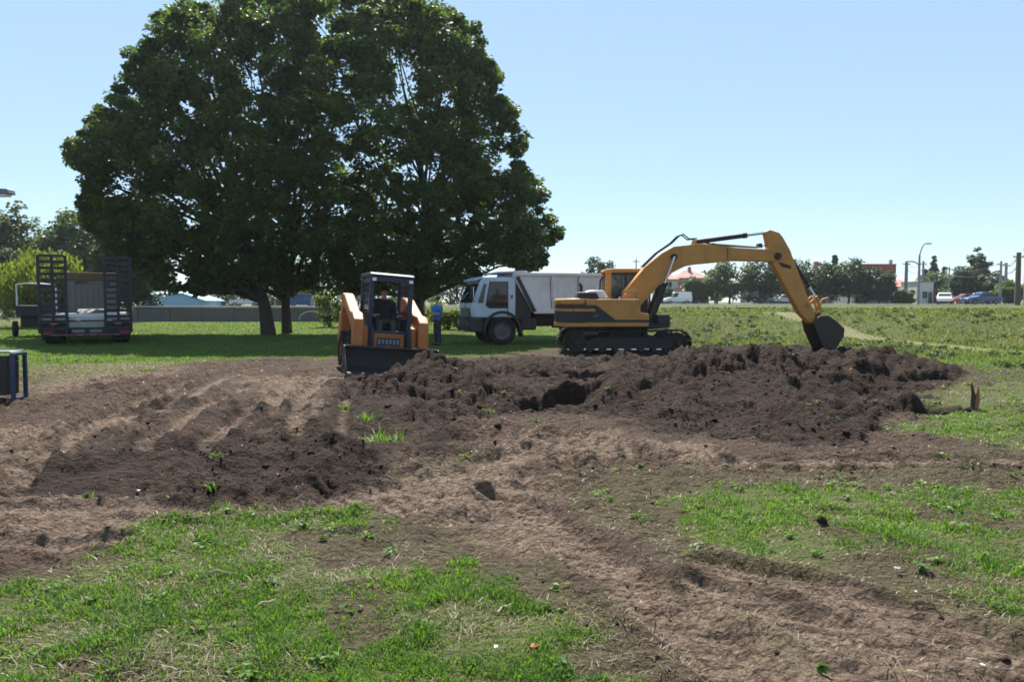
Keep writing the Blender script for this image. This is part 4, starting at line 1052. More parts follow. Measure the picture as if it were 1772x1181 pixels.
for k in range(4): B().box(1.158, 1.168, -.72, .72, 1.09 + k * .075, 1.12 + k * .075).build('grille_bar', 'grey_metal', cb)
B().lathe([(0, 0), (.09, 0), (.09, .015), (0, .02)], (1.13, 0, 1.46), 'x', 16).build('emblem', 'grey_metal', cb)
B().prism([(.75, .48), (1.2, .50), (1.24, .62), (1.24, .95), (1.1, 1.0), (.75, 1.0)], -1.18, 1.18).build('bumper', 'black_paint', tk, .04)
B().box(-.60, -.53, -.6, .6, 1.0, 2.3).build('rear_cab_panel', 'cab_paint', cb, .02)
body_o = [(-1.22, 1.20), (-.38, 2.56), (-.1, 2.66), (-.1, 2.72), (-.85, 2.74), (-.95, 2.66), (-5.3, 2.66), (-5.3, 1.20)]
db = B().prism(body_o[:2] + [(-.42, 2.66), (-5.3, 2.66), (-5.3, 1.2)], 1.12, 1.18).build('dump_body', 'body_paint', tk, .01)
B().prism(body_o[:2] + [(-.42, 2.66), (-5.3, 2.66), (-5.3, 1.2)], -1.18, -1.12).build('side_wall', 'body_paint', db, .01)
B().prism([(-1.22, 1.20), (-.38, 2.56), (-.42, 2.66), (-.48, 2.66), (-1.30, 1.24)], -1.115, 1.115).build('front_wall', 'body_paint', db, .01)
B().prism([(.15, 2.66), (.15, 2.71), (-.9, 2.76), (-.9, 2.67), (-.42, 2.665)], -1.16, 1.16).build('cab_guard', 'body_paint', db, .01)
B().box(-5.28, -1.25, -1.1, 1.1, 1.20, 1.27).build('floor', 'dark_steel', db)
B().box(-5.36, -5.305, -1.17, 1.17, 1.22, 2.6).build('tailgate', 'body_paint', db, .01)
for sx in (1, -1):
    B().box(-5.3, -.45, *sorted((sx * 1.185, sx * 1.24)), 2.56, 2.68).build('top_rail', 'body_paint', db, .015)
    B().box(-5.3, -1.2, *sorted((sx * 1.185, sx * 1.225)), 1.16, 1.30).build('bottom_rail', 'body_paint', db, .015)
    for xx in (-1.95, -3.05, -4.15, -5.2):
        B().prism([(xx - .06, 1.30), (xx + .02, 1.9), (xx + .06, 2.45), (xx + .02, 2.555), (xx - .10, 2.555), (xx - .06, 2.4), (xx - .10, 1.9), (xx - .18, 1.30)], *sorted((sx * 1.183, sx * 1.235))).build('rib', 'body_paint', db, .012)
        B().prism([(xx + .025, 1.31), (xx + .085, 1.9), (xx + .10, 2.45), (xx + .06, 2.55), (xx + .085, 2.55), (xx + .125, 2.45), (xx + .11, 1.9), (xx + .05, 1.31)], *sorted((sx * 1.181, sx * 1.187))).build('seam', 'dark_steel', db)
    B().prism([(-1.16, 1.22), (-.50, 2.5), (-.62, 2.55), (-1.30, 1.25)], *sorted((sx * 1.183, sx * 1.24))).build('front_rib', 'black_paint', db, .01)
    B().prism([(-.56, 1.0), (-.56, 2.45), (-.44, 2.48), (-1.15, 1.22), (-1.15, 1.0)], *sorted((sx * .95, sx * 1.0))).build('side_frame', 'black_paint', tk, .01)
B().tube([(-.72, .75, .9), (-.72, .75, 2.5)], .06, 10).build('air_intake', 'black_paint', tk)
B().box(-3.9, -1.4, -.5, .5, .95, 1.19).build('subframe', 'dark_steel', tk, .02)
for xx in (0, -3.55, -4.85): B().tube([(xx, -.95, .54), (xx, .95, .54)], .07, 8).build('axle', 'dark_steel', tk)

# ------------------------------------------------------------------ skid-steer loader
sk = empty('skid_loader', (-3.13, 17.55, 0), R(-75), 'small orange loader with dark blue cab pushing soil with its black bucket', 'loader')
sk.location.z = hz(-3.13, 17.55) + .0
sk.rotation_euler = (R(-4.5), 0, R(-70))
for sx in (1, -1):
    for xx in (-.62, .52): wheel(sk, (xx, sx * .76, .41), .40, .30, rim='loader_orange', lugs=16, side=sx)
    arm_p = [(-1.35, 1.20), (-1.32, 1.62), (-1.15, 1.76), (-.80, 1.72), (.30, 1.34), (.78, 1.30), (.98, 1.16), (1.08, .80), (1.12, .42), (.96, .36), (.88, .62), (.74, .96), (.30, 1.10), (-.85, 1.45), (-1.02, 1.30), (-1.08, 1.10)]
    ar = B().prism(arm_p, *sorted((sx * .62, sx * .86))).build('lift_arm', 'loader_orange', sk, .025)
    B().box(-1.42, -.98, *sorted((sx * .56, sx * .88)), .55, 1.28).build('rear_upright', 'loader_orange', sk, .03)
    B().prism([(.42, .50), (.42, 1.05), (.80, 1.02), (.92, .78), (.92, .46)], *sorted((sx * .50, sx * .605))).build('front_guard', 'loader_orange', sk, .02)
    B().tube([(-.55, sx * .72, .78), (.1, sx * .72, .98)], .045, 10).build('lift_cylinder', 'dark_steel', sk)
    B().tube([(.1, sx * .72, .98), (.55, sx * .72, 1.12)], .025, 10).build('cylinder_rod', 'chrome', sk)
    B().tube([(.98, sx * .42, 1.0), (1.12, sx * .42, .62)], .04, 10).build('tilt_cylinder', 'dark_steel', sk)
    B().lathe([(0, -.14), (.055, -.14), (.055, .14), (0, .14)], (1.04, sx * .74, .48), 'y', 12).build('pivot_pin', 'dark_steel', sk)
    B().box(-.9, .84, *sorted((sx * .50, sx * .56)), .46, .70).build('side_sill', 'black_paint', sk, .01)
B().box(-1.30, .70, -.50, .50, .24, .80).build('chassis', 'black_paint', sk, .03)
B().prism([(-1.45, .45), (-1.45, 1.30), (-1.3, 1.42), (-.62, 1.42), (-.62, .45)], -.55, .55).build('engine_bay', 'loader_orange', sk, .04)
fp = B().box(.70, .76, -.36, .36, .36, .86).build('front_panel', 'loader_orange', sk, .02)
B().box(.762, .768, -.27, .27, .58, .77).build('nameplate', 'navy_paint', fp)
for k in range(6):
    y = -.21 + k * .085
    B().box(.769, .773, y - .022, y + .022, .62 + .012 * (k % 2), .73).build('plate_mark', 'grey_metal', fp)
B().lathe([(0, 0), (.12, 0), (.12, .012), (0, .014)], (.762, 0, .47), 'x', 18).build('badge', 'amber', fp)
cabf = B().box(-.62, .72, -.44, .44, .80, .92).build('cab', 'navy_paint', sk, .02)
for sx in (1, -1):
    B().box(.64, .75, *sorted((sx * .40, sx * .50)), .36, 2.16).build('front_post', 'navy_paint', cabf, .015)
    B().box(-.62, -.53, *sorted((sx * .40, sx * .49)), .9, 2.16).build('rear_post', 'navy_paint', cabf, .015)
    B().box(-.53, .64, *sorted((sx * .43, sx * .47)), .92, 1.22).build('side_panel', 'navy_paint', cabf, .01)
    sm = B().box(-.53, .64, *sorted((sx * .44, sx * .46)), 2.02, 2.12).build('side_screen', 'navy_paint', cabf)
    for k in range(12):
        xx = -.50 + k * .1
        B().box(xx - .006, xx + .006, *sorted((sx * .447, sx * .455)), 1.22, 2.03).build('screen_bar', 'navy_paint', sm)
    for k in range(5):
        zz = 1.34 + k * .14
        B().box(-.53, .64, *sorted((sx * .4475, sx * .4545)), zz - .006, zz + .006).build('screen_bar', 'navy_paint', sm)
    lt = B().box(.72, .80, *sorted((sx * .36, sx * .48)), 2.03, 2.13).build('work_light', 'black_paint', cabf, .02)
    B().box(.801, .806, *sorted((sx * .375, sx * .465)), 2.045, 2.115).build('lens', 'lamp_lens', lt)
    B().tube([(.55, sx * .26, .86), (.52, sx * .26, 1.26)], [.014, .028], 8).build('control_lever', 'black_paint', cabf)
B().prism([(-.68, 2.15), (-.66, 2.24), (.66, 2.24), (.76, 2.20), (.76, 2.15)], -.51, .51).build('roof', 'navy_paint', cabf, .02)
B().box(.66, .75, -.40, .40, 2.04, 2.15).build('header', 'navy_paint', cabf, .01)
B().box(.60, .74, -.40, .40, .80, .93).build('front_sill', 'navy_paint', cabf, .01)
se = B().box(-.35, .12, -.26, .26, .92, 1.05).build('seat', 'seat_vinyl', cabf, .04)
B().box(-.44, -.32, -.26, .26, 1.0, 1.55).build('backrest', 'seat_vinyl', se, .04)
B().tube([(.30, -.38, 1.18), (.34, -.3, 1.20), (.34, .3, 1.20), (.30, .38, 1.18)], .02, 8).build('lap_bar', 'black_paint', cabf)
bw = 1.03
bo = [(1.22, .58), (1.14, .53), (1.10, .30), (1.16, .08), (1.30, .02), (1.86, .0)]
bi = [(1.86, .025), (1.31, .05), (1.19, .11), (1.135, .31), (1.17, .515), (1.235, .55)]
lb = B().prism(bo + bi, -bw, bw).build('bucket', 'dark_steel', sk, .006)
for sx in (1, -1):
    B().prism([(1.22, .58), (1.14, .53), (1.10, .30), (1.16, .08), (1.30, .0), (1.90, -.02), (1.86, .06), (1.40, .42), (1.30, .565)], *sorted((sx * bw, sx * (bw + .035)))).build('side_plate', 'dark_steel', lb, .006)
    B().box(1.20, 1.60, *sorted((sx * (bw + .037), sx * (bw + .055))), .10, .16).build('wear_strip', 'bucket_steel', lb, .004)
B().box(1.78, 1.94, -bw - .03, bw + .03, -.03, -.004).build('cutting_edge', 'bucket_steel', lb)
B().box(1.02, 1.10, -.55, .55, .12, .55).build('quick_hitch', 'dark_steel', sk, .01)
B().box(1.17, 1.26, -bw, bw, .535, .585).build('top_lip', 'bucket_steel', lb, .01)
# ------------------------------------------------------------------ low flatbed trailer with raised ramps, seen from behind
TD, tang = 27.4, R(28.5)
tl = empty('flatbed_trailer', (XW(150, TD), TD, 0), R(90) + tang, 'dark blue flatbed trailer with two ladder ramps standing upright at its rear', 'trailer')
tl.location.z = hz(tl.location.x, TD)
dk = B().box(0, 9.5, -1.45, 1.45, .92, 1.04).build('deck', 'deck_plate', tl, .01)
for k in range(9):
    B().box(.15 + k * 1.04, 1.10 + k * 1.04, -1.28, 1.28, 1.041, 1.058).build('deck_board', 'deck_plate', dk, .004)
for s in (1, -1):
    B().box(-.02, 9.5, *sorted((s * 1.455, s * 1.52)), .82, 1.09).build('side_rail', 'trailer_blue', tl, .01)
    for xx in (1.3, 2.5, 3.7):
        wheel(tl, (xx, s * 1.12, .42), .42, .55, rr=.55, side=s)
    B().box(.9, 4.1, *sorted((s * .85, s * 1.45)), .86, .90).build('mudguard', 'trailer_blue', tl, .01)
    B().box(.35, .38, *sorted((s * .82, s * 1.42)), .18, .80).build('mud_flap', 'rubber', tl)
    # ramps stand upright on hinges at the rear beam
    rp = B()
    y0 = s * .62
    for q in (0, .42, .84): rp.box(-.22, -.08, *sorted((y0 + s * q - .05, y0 + s * q + .05)), .45, 3.28)
    rp = rp.build('ramp', 'trailer_blue', tl, .008)
    for k in range(13):
        zz = .62 + k * .22
        B().box(-.20, -.10, *sorted((y0 + s * .051, y0 + s * .789)), zz - .05, zz + .05).build('rung', 'trailer_blue', rp, .006)
    B().box(-.235, -.225, *sorted((y0 + s * .30, y0 + s * .52)), .78, .81).build('reflector', 'amber', rp)
    B().tube([(.35, y0 + s * .42, 1.1), (-.10, y0 + s * .42, 1.9)], .03, 8).build('ramp_spring', 'dark_steel', rp)
    lt = B().box(-.075, -.03, *sorted((s * 1.08, s * 1.38)), .40, .54).build('tail_light', 'red_mark', tl, .01)
rb = B().box(-.06, .14, -1.45, 1.45, .34, .90).build('rear_beam', 'trailer_blue', tl, .02)
B().box(-.075, -.062, -.56, .56, .66, .86).build('rear_panel', 'grey_metal', rb)
for yy in (-.30, .28): B().box(-.078, -.064, yy - .2, yy + .2, .47, .57).build('number_plate', 'cream_panel', rb)
for k in range(11):
    yy = -1.0 + k * .2
    B().box(-.074, -.062, yy - .1, yy + .1, .365, .405).build('reflective_strip', 'red_mark' if k % 2 else 'cream_panel', rb)
B().prism([(8.6, 1.045), (9.4, 1.25), (11.8, 1.25), (11.8, 1.05), (9.5, .95)], -.6, .6).build('gooseneck', 'trailer_blue', tl, .03)
# tractor that pulls it
fv = Vector((-math.sin(tang), math.cos(tang), 0))
tp = Vector((XW(150, TD), TD, 0)) + fv * 12.6
tc = empty('tractor_truck', (tp.x, tp.y, hz(tp.x, tp.y)), R(90) + tang, 'cream tractor truck with a brown roof hitched ahead of the flatbed trailer', 'truck')
cbk = B().prism([(-.2, 1.0), (-.2, 2.75), (.2, 2.85), (1.6, 2.8), (1.95, 1.9), (2.0, 1.0)], -1.2, 1.2).build('cab', 'cream_panel', tc, .05)
for k in range(9): B().box(-.235, -.202, -1.04 + k * .26, -.94 + k * .26, 1.15, 2.5).build('panel_rib', 'cream_panel', cbk, .006)
B().prism([(-.3, 2.72), (-.3, 3.12), (.5, 3.12), (1.2, 2.86), (1.2, 2.80)], -1.15, 1.15).build('roof_box', 'brown_tarp', cbk, .04)
B().box(-.21, -.19, -.8, .8, 2.52, 2.68).build('rear_window', 'dark_glass', cbk)
B().box(-2.6, 2.0, -.5, .5, .7, .98).build('chassis', 'dark_steel', tc, .02)
for s in (1, -1):
    for xx in (1.2, -1.0, -2.1): wheel(tc, (xx, s * 1.0, .5), .5, .34, side=s)
    B().prism([(.5, 1.6), (.5, 2.5), (1.45, 2.5), (1.7, 1.6)], *sorted((s * 1.203, s * 1.21))).build('side_window', 'dark_glass', cbk)
    B().box(1.7, 1.8, *sorted((s * 1.28, s * 1.5)), 1.8, 2.4).build('mirror', 'black_paint', tc, .03)
    B().tube([(1.75, s * 1.2, 2.3), (1.75, s * 1.4, 2.3)], .02, 6).build('mirror_arm', 'black_paint', tc)
# small utility trailer standing left of it
ut = empty('utility_trailer', (XW(63, 33), 33, hz(XW(63, 33), 33)), R(90) + R(31), 'small dark utility trailer with a white tube headframe beside the flatbed', 'trailer')
B().box(0, 2.4, -.75, .75, .95, 1.42).build('box', 'trailer_blue', ut, .02)
for s in (1, -1): wheel(ut, (1.2, s * .85, .36), .36, .22, side=s)
B().tube([(.05, -.78, .5), (.05, -.78, 2.35), (.05, -.2, 2.4), (.05, .4, 2.4), (.05, .70, 2.35), (.05, .70, 1.42)], .035, 8).build('headframe', 'white_paint', ut)
B().box(.2, 2.2, -.6, .6, .45, .94).build('chassis', 'dark_steel', ut, .02)
B().tube([(2.4, 0, .6), (3.6, 0, .55)], .05, 8).build('drawbar', 'dark_steel', ut)

# ------------------------------------------------------------------ litter bin at the left edge
bx, by = XW(-4, 11.9), 11.9
bn = empty('litter_bin', (bx, by, hz(bx, by) - .03), R(4), 'black box litter bin hanging in a dark blue square-tube frame', 'bin')
for s in (1, -1):
    for yy in (-.17, .17):
        B().box(s * .30 - .028, s * .30 + .028, yy - .025, yy + .025, 0, .80).build('leg', 'bin_blue', bn, .006)
    B().box(s * .30 - .026, s * .30 + .026, -.143, .143, .02, .07).build('foot_rail', 'bin_blue', bn, .004)
    B().box(s * .30 - .026, s * .30 + .026, -.143, .143, .755, .803).build('top_rail', 'bin_blue', bn, .004)
    B().tube([(s * .20, 0, .66), (s * .30, 0, .66)], .015, 8).build('pivot', 'grey_metal', bn)
bo_ = B()
bo_.prism([(-.195, .12), (.195, .12), (.215, .74), (-.215, .74)], -.17, .17)
bo_.build('basket', 'bin_black', bn, .01)
for yy in (-.184, .184): B().box(-.272, .272, yy - .02, yy + .02, .806, .835).build('lid_bar', 'grey_metal', bn, .005)
B().box(-.27, .27, -.163, .163, .808, .822).build('lid', 'grey_metal', bn, .004)
B().box(-.27, .27, .145, .195, .02, .06).build('cross_rail', 'bin_blue', bn, .004)

# ------------------------------------------------------------------ street lamps, poles
def lamp_post(label, px, D, top, arm, arm_up=.5, r=.08, head=.55, mat='pole_grey', second=None):
    x = XW(px, D); z = hz(x, D)
    H = at(px, top, D).z - z
    o = empty('street_lamp', (x, D, z - .1), 0, label, 'street lamp', None)
    B().tube([(0, 0, 0), (0, 0, H * .5), (0, 0, H - arm_up)], [r * 1.25, r, r * .7], 10).build('post', mat, o)
    for a, u, zz in [(arm, arm_up, H - arm_up)] + (second or []):
        q = [(a * t, 0, zz - .05 + u * (1 - (1 - t) ** 2)) for t in (0, .25, .5, .75, 1)]
        am = B().tube(q, r * .5, 8).build('arm', mat, o)
        s = 1 if a > 0 else -1
        h = B().prism([(a, zz - .05 + u - .04), (a, zz + u + .05), (a + s * head, zz + u + .03), (a + s * head * 1.05, zz + u - .08)], -.13, .13).build('lamp_head', mat, o, .02)
        B().box(*sorted((a + s * .12, a + s * head * .9)), -.1, .1, zz + u - .125, zz + u - .075).build('lens', 'lamp_lens', h, .01)
    return o
lx = lamp_post('grey street lamp at the park edge with only its head in view', -85, 16.0, 322, .85, .15, .06, .55)
lamp_post('tall pale street lamp with two arms by the far street', 1588, 96, 420, .7, 1.5, .16, .8, second=[(-.9, .5, 5.2)])
def pole(label, px, D, top, r, mat='wood_pole', arm=0.0):
    x = XW(px, D); z = hz(x, D)
    H = at(px, top, D).z - z
    o = empty('utility_pole', (x, D, z - .1), 0, label, 'pole', 'utility poles along the far street')
    B().tube([(0, 0, 0), (0, 0, H + .1)], [r * 1.15, r * .85], 10).build('post', mat, o)
    c = B().box(-.6, .6, -.05, .05, H - .45, H - .33).build('crossarm', mat, o)
    for q in (-.5, 0, .5): B().lathe([(0, 0), (.04, 0), (.05, .06), (.03, .12), (0, .13)], (q, 0, H - .33), 'z', 8).build('insulator', 'grey_metal', c)
    return Vector((x, D, z + H - .25))
pl = [pole('thick dark utility pole beside the beige wall', 1759, 82, 437, .27), pole('grey utility pole behind the blue car', 1729, 108, 452, .17, 'pole_grey'), pole('farther utility pole next to the grey one', 1738, 125, 455, .24, 'pole_grey'),
      pole('grey utility pole left of the tall street lamp', 1566, 118, 452, .26, 'pole_grey'), pole('slim utility pole just right of the tall street lamp', 1595, 128, 452, .2, 'pole_grey'), pole('pale pole between the lamp and the cypresses', 1640, 130, 462, .12, 'pole_grey'), pole('slim pole behind the excavator cab roof', 1100, 128, 448, .12, 'pole_grey')]
PN = ['thick dark pole', 'grey pole', 'farther pole', 'pole left of the lamp', 'slim pole', 'pale pole', 'cab pole']
def wire(a, b, lab, dz=0.0):
    n = 12
    pts = [a.lerp(b, k / n) + Vector((0, 0, dz - .8 * (1 - (2 * k / n - 1) ** 2))) for k in range(n + 1)]
    tag(B().tube(pts, .028, 5).build('power_cable', 'black_paint'), lab, 'cable', 'power cables over the far street')
for a, b in ((3, 4), (4, 5), (5, 1), (1, 0), (2, 0)):
    wire(pl[a], pl[b], 'upper power cable from the %s to the %s' % (PN[a], PN[b]))
    wire(pl[a], pl[b], 'lower power cable from the %s to the %s' % (PN[a], PN[b]), -1.0)

# ------------------------------------------------------------------ low wall on the left
wl = empty('boundary_wall', (-30.5, 60, 0), 0, 'low grey concrete wall with pale coping behind the shade trees', 'wall')
n = 8
for k in range(n):
    x0 = k * 2.6
    B().box(x0 + .18, x0 + 2.42, -.06, .06, -.1, 1.12 - .0).build('panel', 'concrete', wl, .01)
    B().box(x0 - .18, x0 + .18, -.14, .14, -.1, 1.14).build('pillar', 'concrete', wl, .02)
    B().box(x0 - .2, x0 + 2.39, -.2, .2, 1.145, 1.27).build('coping', 'coping', wl, .02)
    if k in (5, 6, 7):
        ar_ = [(.18 + 1.12 * (1 - math.cos(a)), .15 + .75 * math.sin(a)) for a in [math.pi * q / 10 for q in range(11)]]
        ai = [(.30 + 1.0 * (1 - math.cos(a)), .15 + .63 * math.sin(a)) for a in [math.pi * q / 10 for q in range(11)]]
        B().prism([(x0 + u, v) for u, v in ar_ + ai[::-1]], -.10, -.063).build('arch', 'coping', wl, .01)
B().box(n * 2.6 - .18, n * 2.6 + .18, -.14, .14, -.1, 1.3).build('pillar', 'concrete', wl, .02)

# ------------------------------------------------------------------ cars
def car(label, px, D, L, kind, mat, yaw, H=1.45):
    x = XW(px, D); z = hz(x, D) + (.06 if 88 <= D <= 98 else .0)
    o = empty('parked_car' if kind != 'van' else 'parked_van', (x, D, z), yaw, label, 'van' if kind == 'van' else 'car', 'vehicles parked on the far street')
    h = L / 2
    if kind == 'sedan':
        low = [(-h, .35), (-h, .80), (-h + .1, .92), (-h * .55, .98), (h * .35, .95), (h * .85, .82), (h, .70), (h, .35)]
        top = [(-h * .62, .95), (-h * .38, H - .05), (-h * .1, H), (h * .12, H - .04), (h * .42, .93)]
    elif kind == 'hatch':
        low = [(-h, .35), (-h, .95), (-h * .8, 1.0), (h * .4, .98), (h * .88, .84), (h, .70), (h, .35)]
        top = [(-h * .95, .97), (-h * .82, H - .08), (-h * .55, H), (h * .1, H - .02), (h * .5, .95)]
    else:
        low = [(-h, .35), (-h, 1.05), (h * .55, 1.02), (h * .92, .88), (h, .70), (h, .35)]
        top = [(-h * .99, 1.0), (-h * .97, H - .06), (-h * .9, H), (h * .28, H), (h * .58, 1.0)]
    W = .84
    b = B().prism(low, -W, W).build('body', mat, o, .06)
    mid = (min(p[0] for p in top) + max(p[0] for p in top)) / 2
    c = B()
    n = len(top)
    vs = [(p[0], -W * (.97 if p[1] < 1.1 else .82), p[1]) for p in top] + [(p[0], W * (.97 if p[1] < 1.1 else .82), p[1]) for p in top]
    c.add(vs, [tuple(range(n)), tuple(range(2 * n - 1, n - 1, -1))] + [((i + 1) % n, i, n + i, n + (i + 1) % n) for i in range(n)])
    cab_ = c.build('roof', mat, o, .04)
    # windows
    zl, zh = 1.0, H - .14
    def xat(z, side):
        pts = top if side < 0 else top[::-1]
        for (x0, z0), (x1, z1) in zip(pts[:-1], pts[1:]):
            if min(z0, z1) <= z <= max(z0, z1) and z0 != z1: return x0 + (x1 - x0) * (z - z0) / (z1 - z0)
        return pts[0][0]
    a0, a1, b0, b1 = xat(zl + .03, -1), xat(zh, -1), xat(zl + .03, 1), xat(zh, 1)
    yl, yh = W * .955, W * .845
    spans = [(0.06, .47), (.53, .94)] if kind != 'van' else [(.72, .96)]
    for s in (1, -1):
        for t0, t1 in spans:
            q = [(a0 + (b0 - a0) * t0, s * (yl + .03), zl + .03), (a0 + (b0 - a0) * t1, s * (yl + .03), zl + .03), (a1 + (b1 - a1) * t1, s * (yh + .03), zh), (a1 + (b1 - a1) * t0, s * (yh + .03), zh)]
            B().add(q + [(u, v - s * .02, w) for u, v, w in q], [(0, 1, 2, 3), (7, 6, 5, 4), (0, 4, 5, 1), (1, 5, 6, 2), (2, 6, 7, 3), (3, 7, 4, 0)]).build('side_window', 'dark_glass', cab_)
        B().box(*sorted((h - .12, h + .012)), *sorted((s * .45, s * .78)), .62, .74).build('headlight', 'lamp_lens', o, .02)
        B().box(-h - .012, -h + .1, *sorted((s * .5, s * .8)), .68, .86).build('tail_light', 'red_mark', o, .02)
        for xx in (-h * .6, h * .62): wheel(o, (xx, s * (W - .08), .31), .31, .2, sides=16, rim='grey_metal', side=s)
        B().box(h * .28, h * .36, *sorted((s * (W + .0), s * (W + .16))), .96, 1.08).build('mirror', mat, o, .02)
    B().add([(b0 + .02, -yl * .92, zl + .03), (b0 + .02, yl * .92, zl + .03), (b1 + .03, yh * .92, zh), (b1 + .03, -yh * .92, zh), (b0, -yl * .92, zl + .01), (b0, yl * .92, zl + .01), (b1 + .0, yh * .92, zh), (b1 + .0, -yh * .92, zh)], [(0, 1, 2, 3), (7, 6, 5, 4), (0, 4, 5, 1), (1, 5, 6, 2), (2, 6, 7, 3), (3, 7, 4, 0)]).build('windscreen', 'dark_glass', cab_)
    if kind != 'van':
        B().add([(a0 - .02, -yl * .9, zl + .03), (a0 - .02, yl * .9, zl + .03), (a1 - .03, yh * .9, zh), (a1 - .03, -yh * .9, zh), (a0, -yl * .9, zl + .01), (a0, yl * .9, zl + .01), (a1, yh * .9, zh), (a1, -yh * .9, zh)], [(0, 1, 2, 3), (7, 6, 5, 4), (0, 4, 5, 1), (1, 5, 6, 2), (2, 6, 7, 3), (3, 7, 4, 0)]).build('rear_window', 'dark_glass', cab_)
    return o
car('small white delivery van parked before the pink-roofed house', 1172, 108, 3.9, 'van', 'car_white', R(180), 1.78)
car('dark blue saloon parked on the far street near the utility pole', 1697, 90, 4.3, 'sedan', 'car_blue', R(182), 1.5)
car('white car behind the dark blue saloon', 1692, 100, 3.9, 'hatch', 'car_white', R(185), 1.55)
car('white car seen end-on beside the street lamp', 1633, 96, 3.9, 'hatch', 'car_white', R(240), 1.5)
car('low dark red car behind the white end-on car', 1668, 104, 4.2, 'hatch', 'car_red', R(180), 1.5)
car('silver car half hidden behind the low wall', 427, 96, 4.0, 'hatch', 'car_silver', R(185), 1.5)
car('pale silver car showing behind the excavator arm', 1352, 112, 4.0, 'hatch', 'car_silver', R(200), 1.5)
car('pale car in front of the blue shed beyond the wall', 345, 110, 4.0, 'sedan', 'car_white', R(180), 1.5)

# ------------------------------------------------------------------ houses
def windows(root, face_y, rects, wall_mat='white_paint', door=None):
    for (x0, x1, z0, z1) in rects:
        f = B()
        for a in ((x0 - .07, x0, z0 - .07, z1 + .07), (x1, x1 + .07, z0 - .07, z1 + .07), (x0, x1, z1, z1 + .07), (x0, x1, z0 - .07, z0), ((x0 + x1) / 2 - .025, (x0 + x1) / 2 + .025, z0, z1)):
            f.box(a[0], a[1], face_y - .06, face_y + .02, a[2], a[3])
        f = f.build('window', wall_mat, root)
        B().box(x0, x1, face_y - .02, face_y - .005, z0, z1).build('pane', 'dark_glass', f)
        B().box(x0 - .12, x1 + .12, face_y - .12, face_y - .062, z0 - .15, z0 - .075).build('sill', wall_mat, f)
    if door:
        x0, x1, z1 = door
        d = B().box(x0, x1, face_y - .05, face_y + .02, .02, z1).build('door', 'wood_pole', root)
        B().box(x1 - .18, x1 - .12, face_y - .09, face_y - .052, .95, 1.1).build('handle', 'grey_metal', d)
def hip(x0, x1, y0, y1, z0, z1, over=.35, ridge=.5):
    x0 -= over; x1 += over; y0 -= over; y1 += over
    ym = (y0 + y1) / 2; k = (y1 - y0) / 2 * ridge * 1.4
    k = min(k, (x1 - x0) * .48)
    v = [(x0, y0, z0), (x1, y0, z0), (x1, y1, z0), (x0, y1, z0), (x0 + k, ym, z1), (x1 - k, ym, z1), (x0, y0, z0 - .14), (x1, y0, z0 - .14), (x1, y1, z0 - .14), (x0, y1, z0 - .14)]
    return B().add(v, [(0, 1, 5, 4), (1, 2, 5), (2, 3, 4, 5), (3, 0, 4), (0, 6, 7, 1), (1, 7, 8, 2), (2, 8, 9, 3), (3, 9, 6, 0), (9, 8, 7, 6)])
def house(px, D, label, name='house', yaw=0):
    x = XW(px, D)
    return empty(name, (x, D, hz(x, D) - .05), yaw, label, 'house' if name == 'house' else 'building', 'houses along the far street')
h1 = house(1188, 120, 'two-storey white house with faded pink tiled roofs behind the white van')
B().box(-1.6, 3.9, 1.2, 8, 0, 4.3).build('wall', 'wall_white', h1)
B().box(-4.4, -1.6, -.6, 7, 0, 4.05).build('wing_wall', 'wall_white', h1)
rf = hip(-1.6, 3.9, 1.2, 8, 4.3, 5.75).build('roof', 'roof_mauve', h1, 0, False)
hip(-4.4, -1.7, -.6, 6.8, 4.05, 5.5, .3, .4).build('wing_roof', 'roof_pink', h1, 0, False)
B().add([(-2.4, -1.6, 2.15), (4.6, -1.6, 2.15), (4.1, 1.18, 3.7), (-1.5, 1.18, 3.7), (-2.4, -1.6, 2.03), (4.6, -1.6, 2.03), (4.1, 1.18, 3.5), (-1.5, 1.18, 3.5)], [(0, 1, 2, 3), (7, 6, 5, 4), (0, 4, 5, 1), (1, 5, 6, 2), (2, 6, 7, 3), (3, 7, 4, 0)]).build('porch_roof', 'roof_pink', h1, 0, False)
for xx in (-1.4, 1.5, 4.2): B().box(xx - .12, xx + .12, -1.4, -1.16, 0, 2.05).build('porch_post', 'wall_white', h1)
B().box(1.0, 1.5, 3.5, 4.0, 5.2, 6.2).build('chimney', 'roof_mauve', rf)
windows(h1, 1.2, [(-.9, .3, .9, 2.0), (2.6, 3.5, .9, 2.0), (.4, 1.4, 3.0 + .75, 4.15)], door=(1.1, 2.0, 2.05))
windows(h1, -.6, [(-3.6, -2.5, 1.0, 2.1), (-3.5, -2.6, 2.7, 3.6)])
h2 = house(1513, 118, 'rust-red flat-roofed building behind the dark street trees', 'flat_roofed_building')
B().box(-3.1, 3.1, 0, 9, 0, 5.1).build('wall', 'wall_grey', h2)
pr = B().box(-3.2, 3.2, -.1, 9.1, 5.1, 6.3).build('parapet', 'wall_rust', h2)
B().box(-3.25, 3.25, -.15, 9.15, 6.301, 6.42).build('roof_edge', 'roof_mauve', h2)
B().box(2.5, 2.9, .5, .9, 6.42, 7.1).build('chimney', 'wall_grey', h2)
B().box(2.6, 3.15, -.09, -.005, 0, 5.0).build('pillar', 'wall_white', h2)
windows(h2, 0, [(-2.4, -1.2, 1.0, 2.2), (-.4, .8, 1.0, 2.2), (-2.4, -1.2, 3.4, 4.5), (-.4, .8, 3.4, 4.5)], door=(1.3, 2.2, 2.1))
h3 = house(1570, 130, 'low pale house with orange tiled roof left of the street lamp')
B().box(-2.6, 2.6, 0, 7, 0, 3.1).build('wall', 'wall_white', h3)
hip(-2.6, 2.6, 0, 7, 3.1, 4.4).build('roof', 'roof_pink', h3, 0, False)
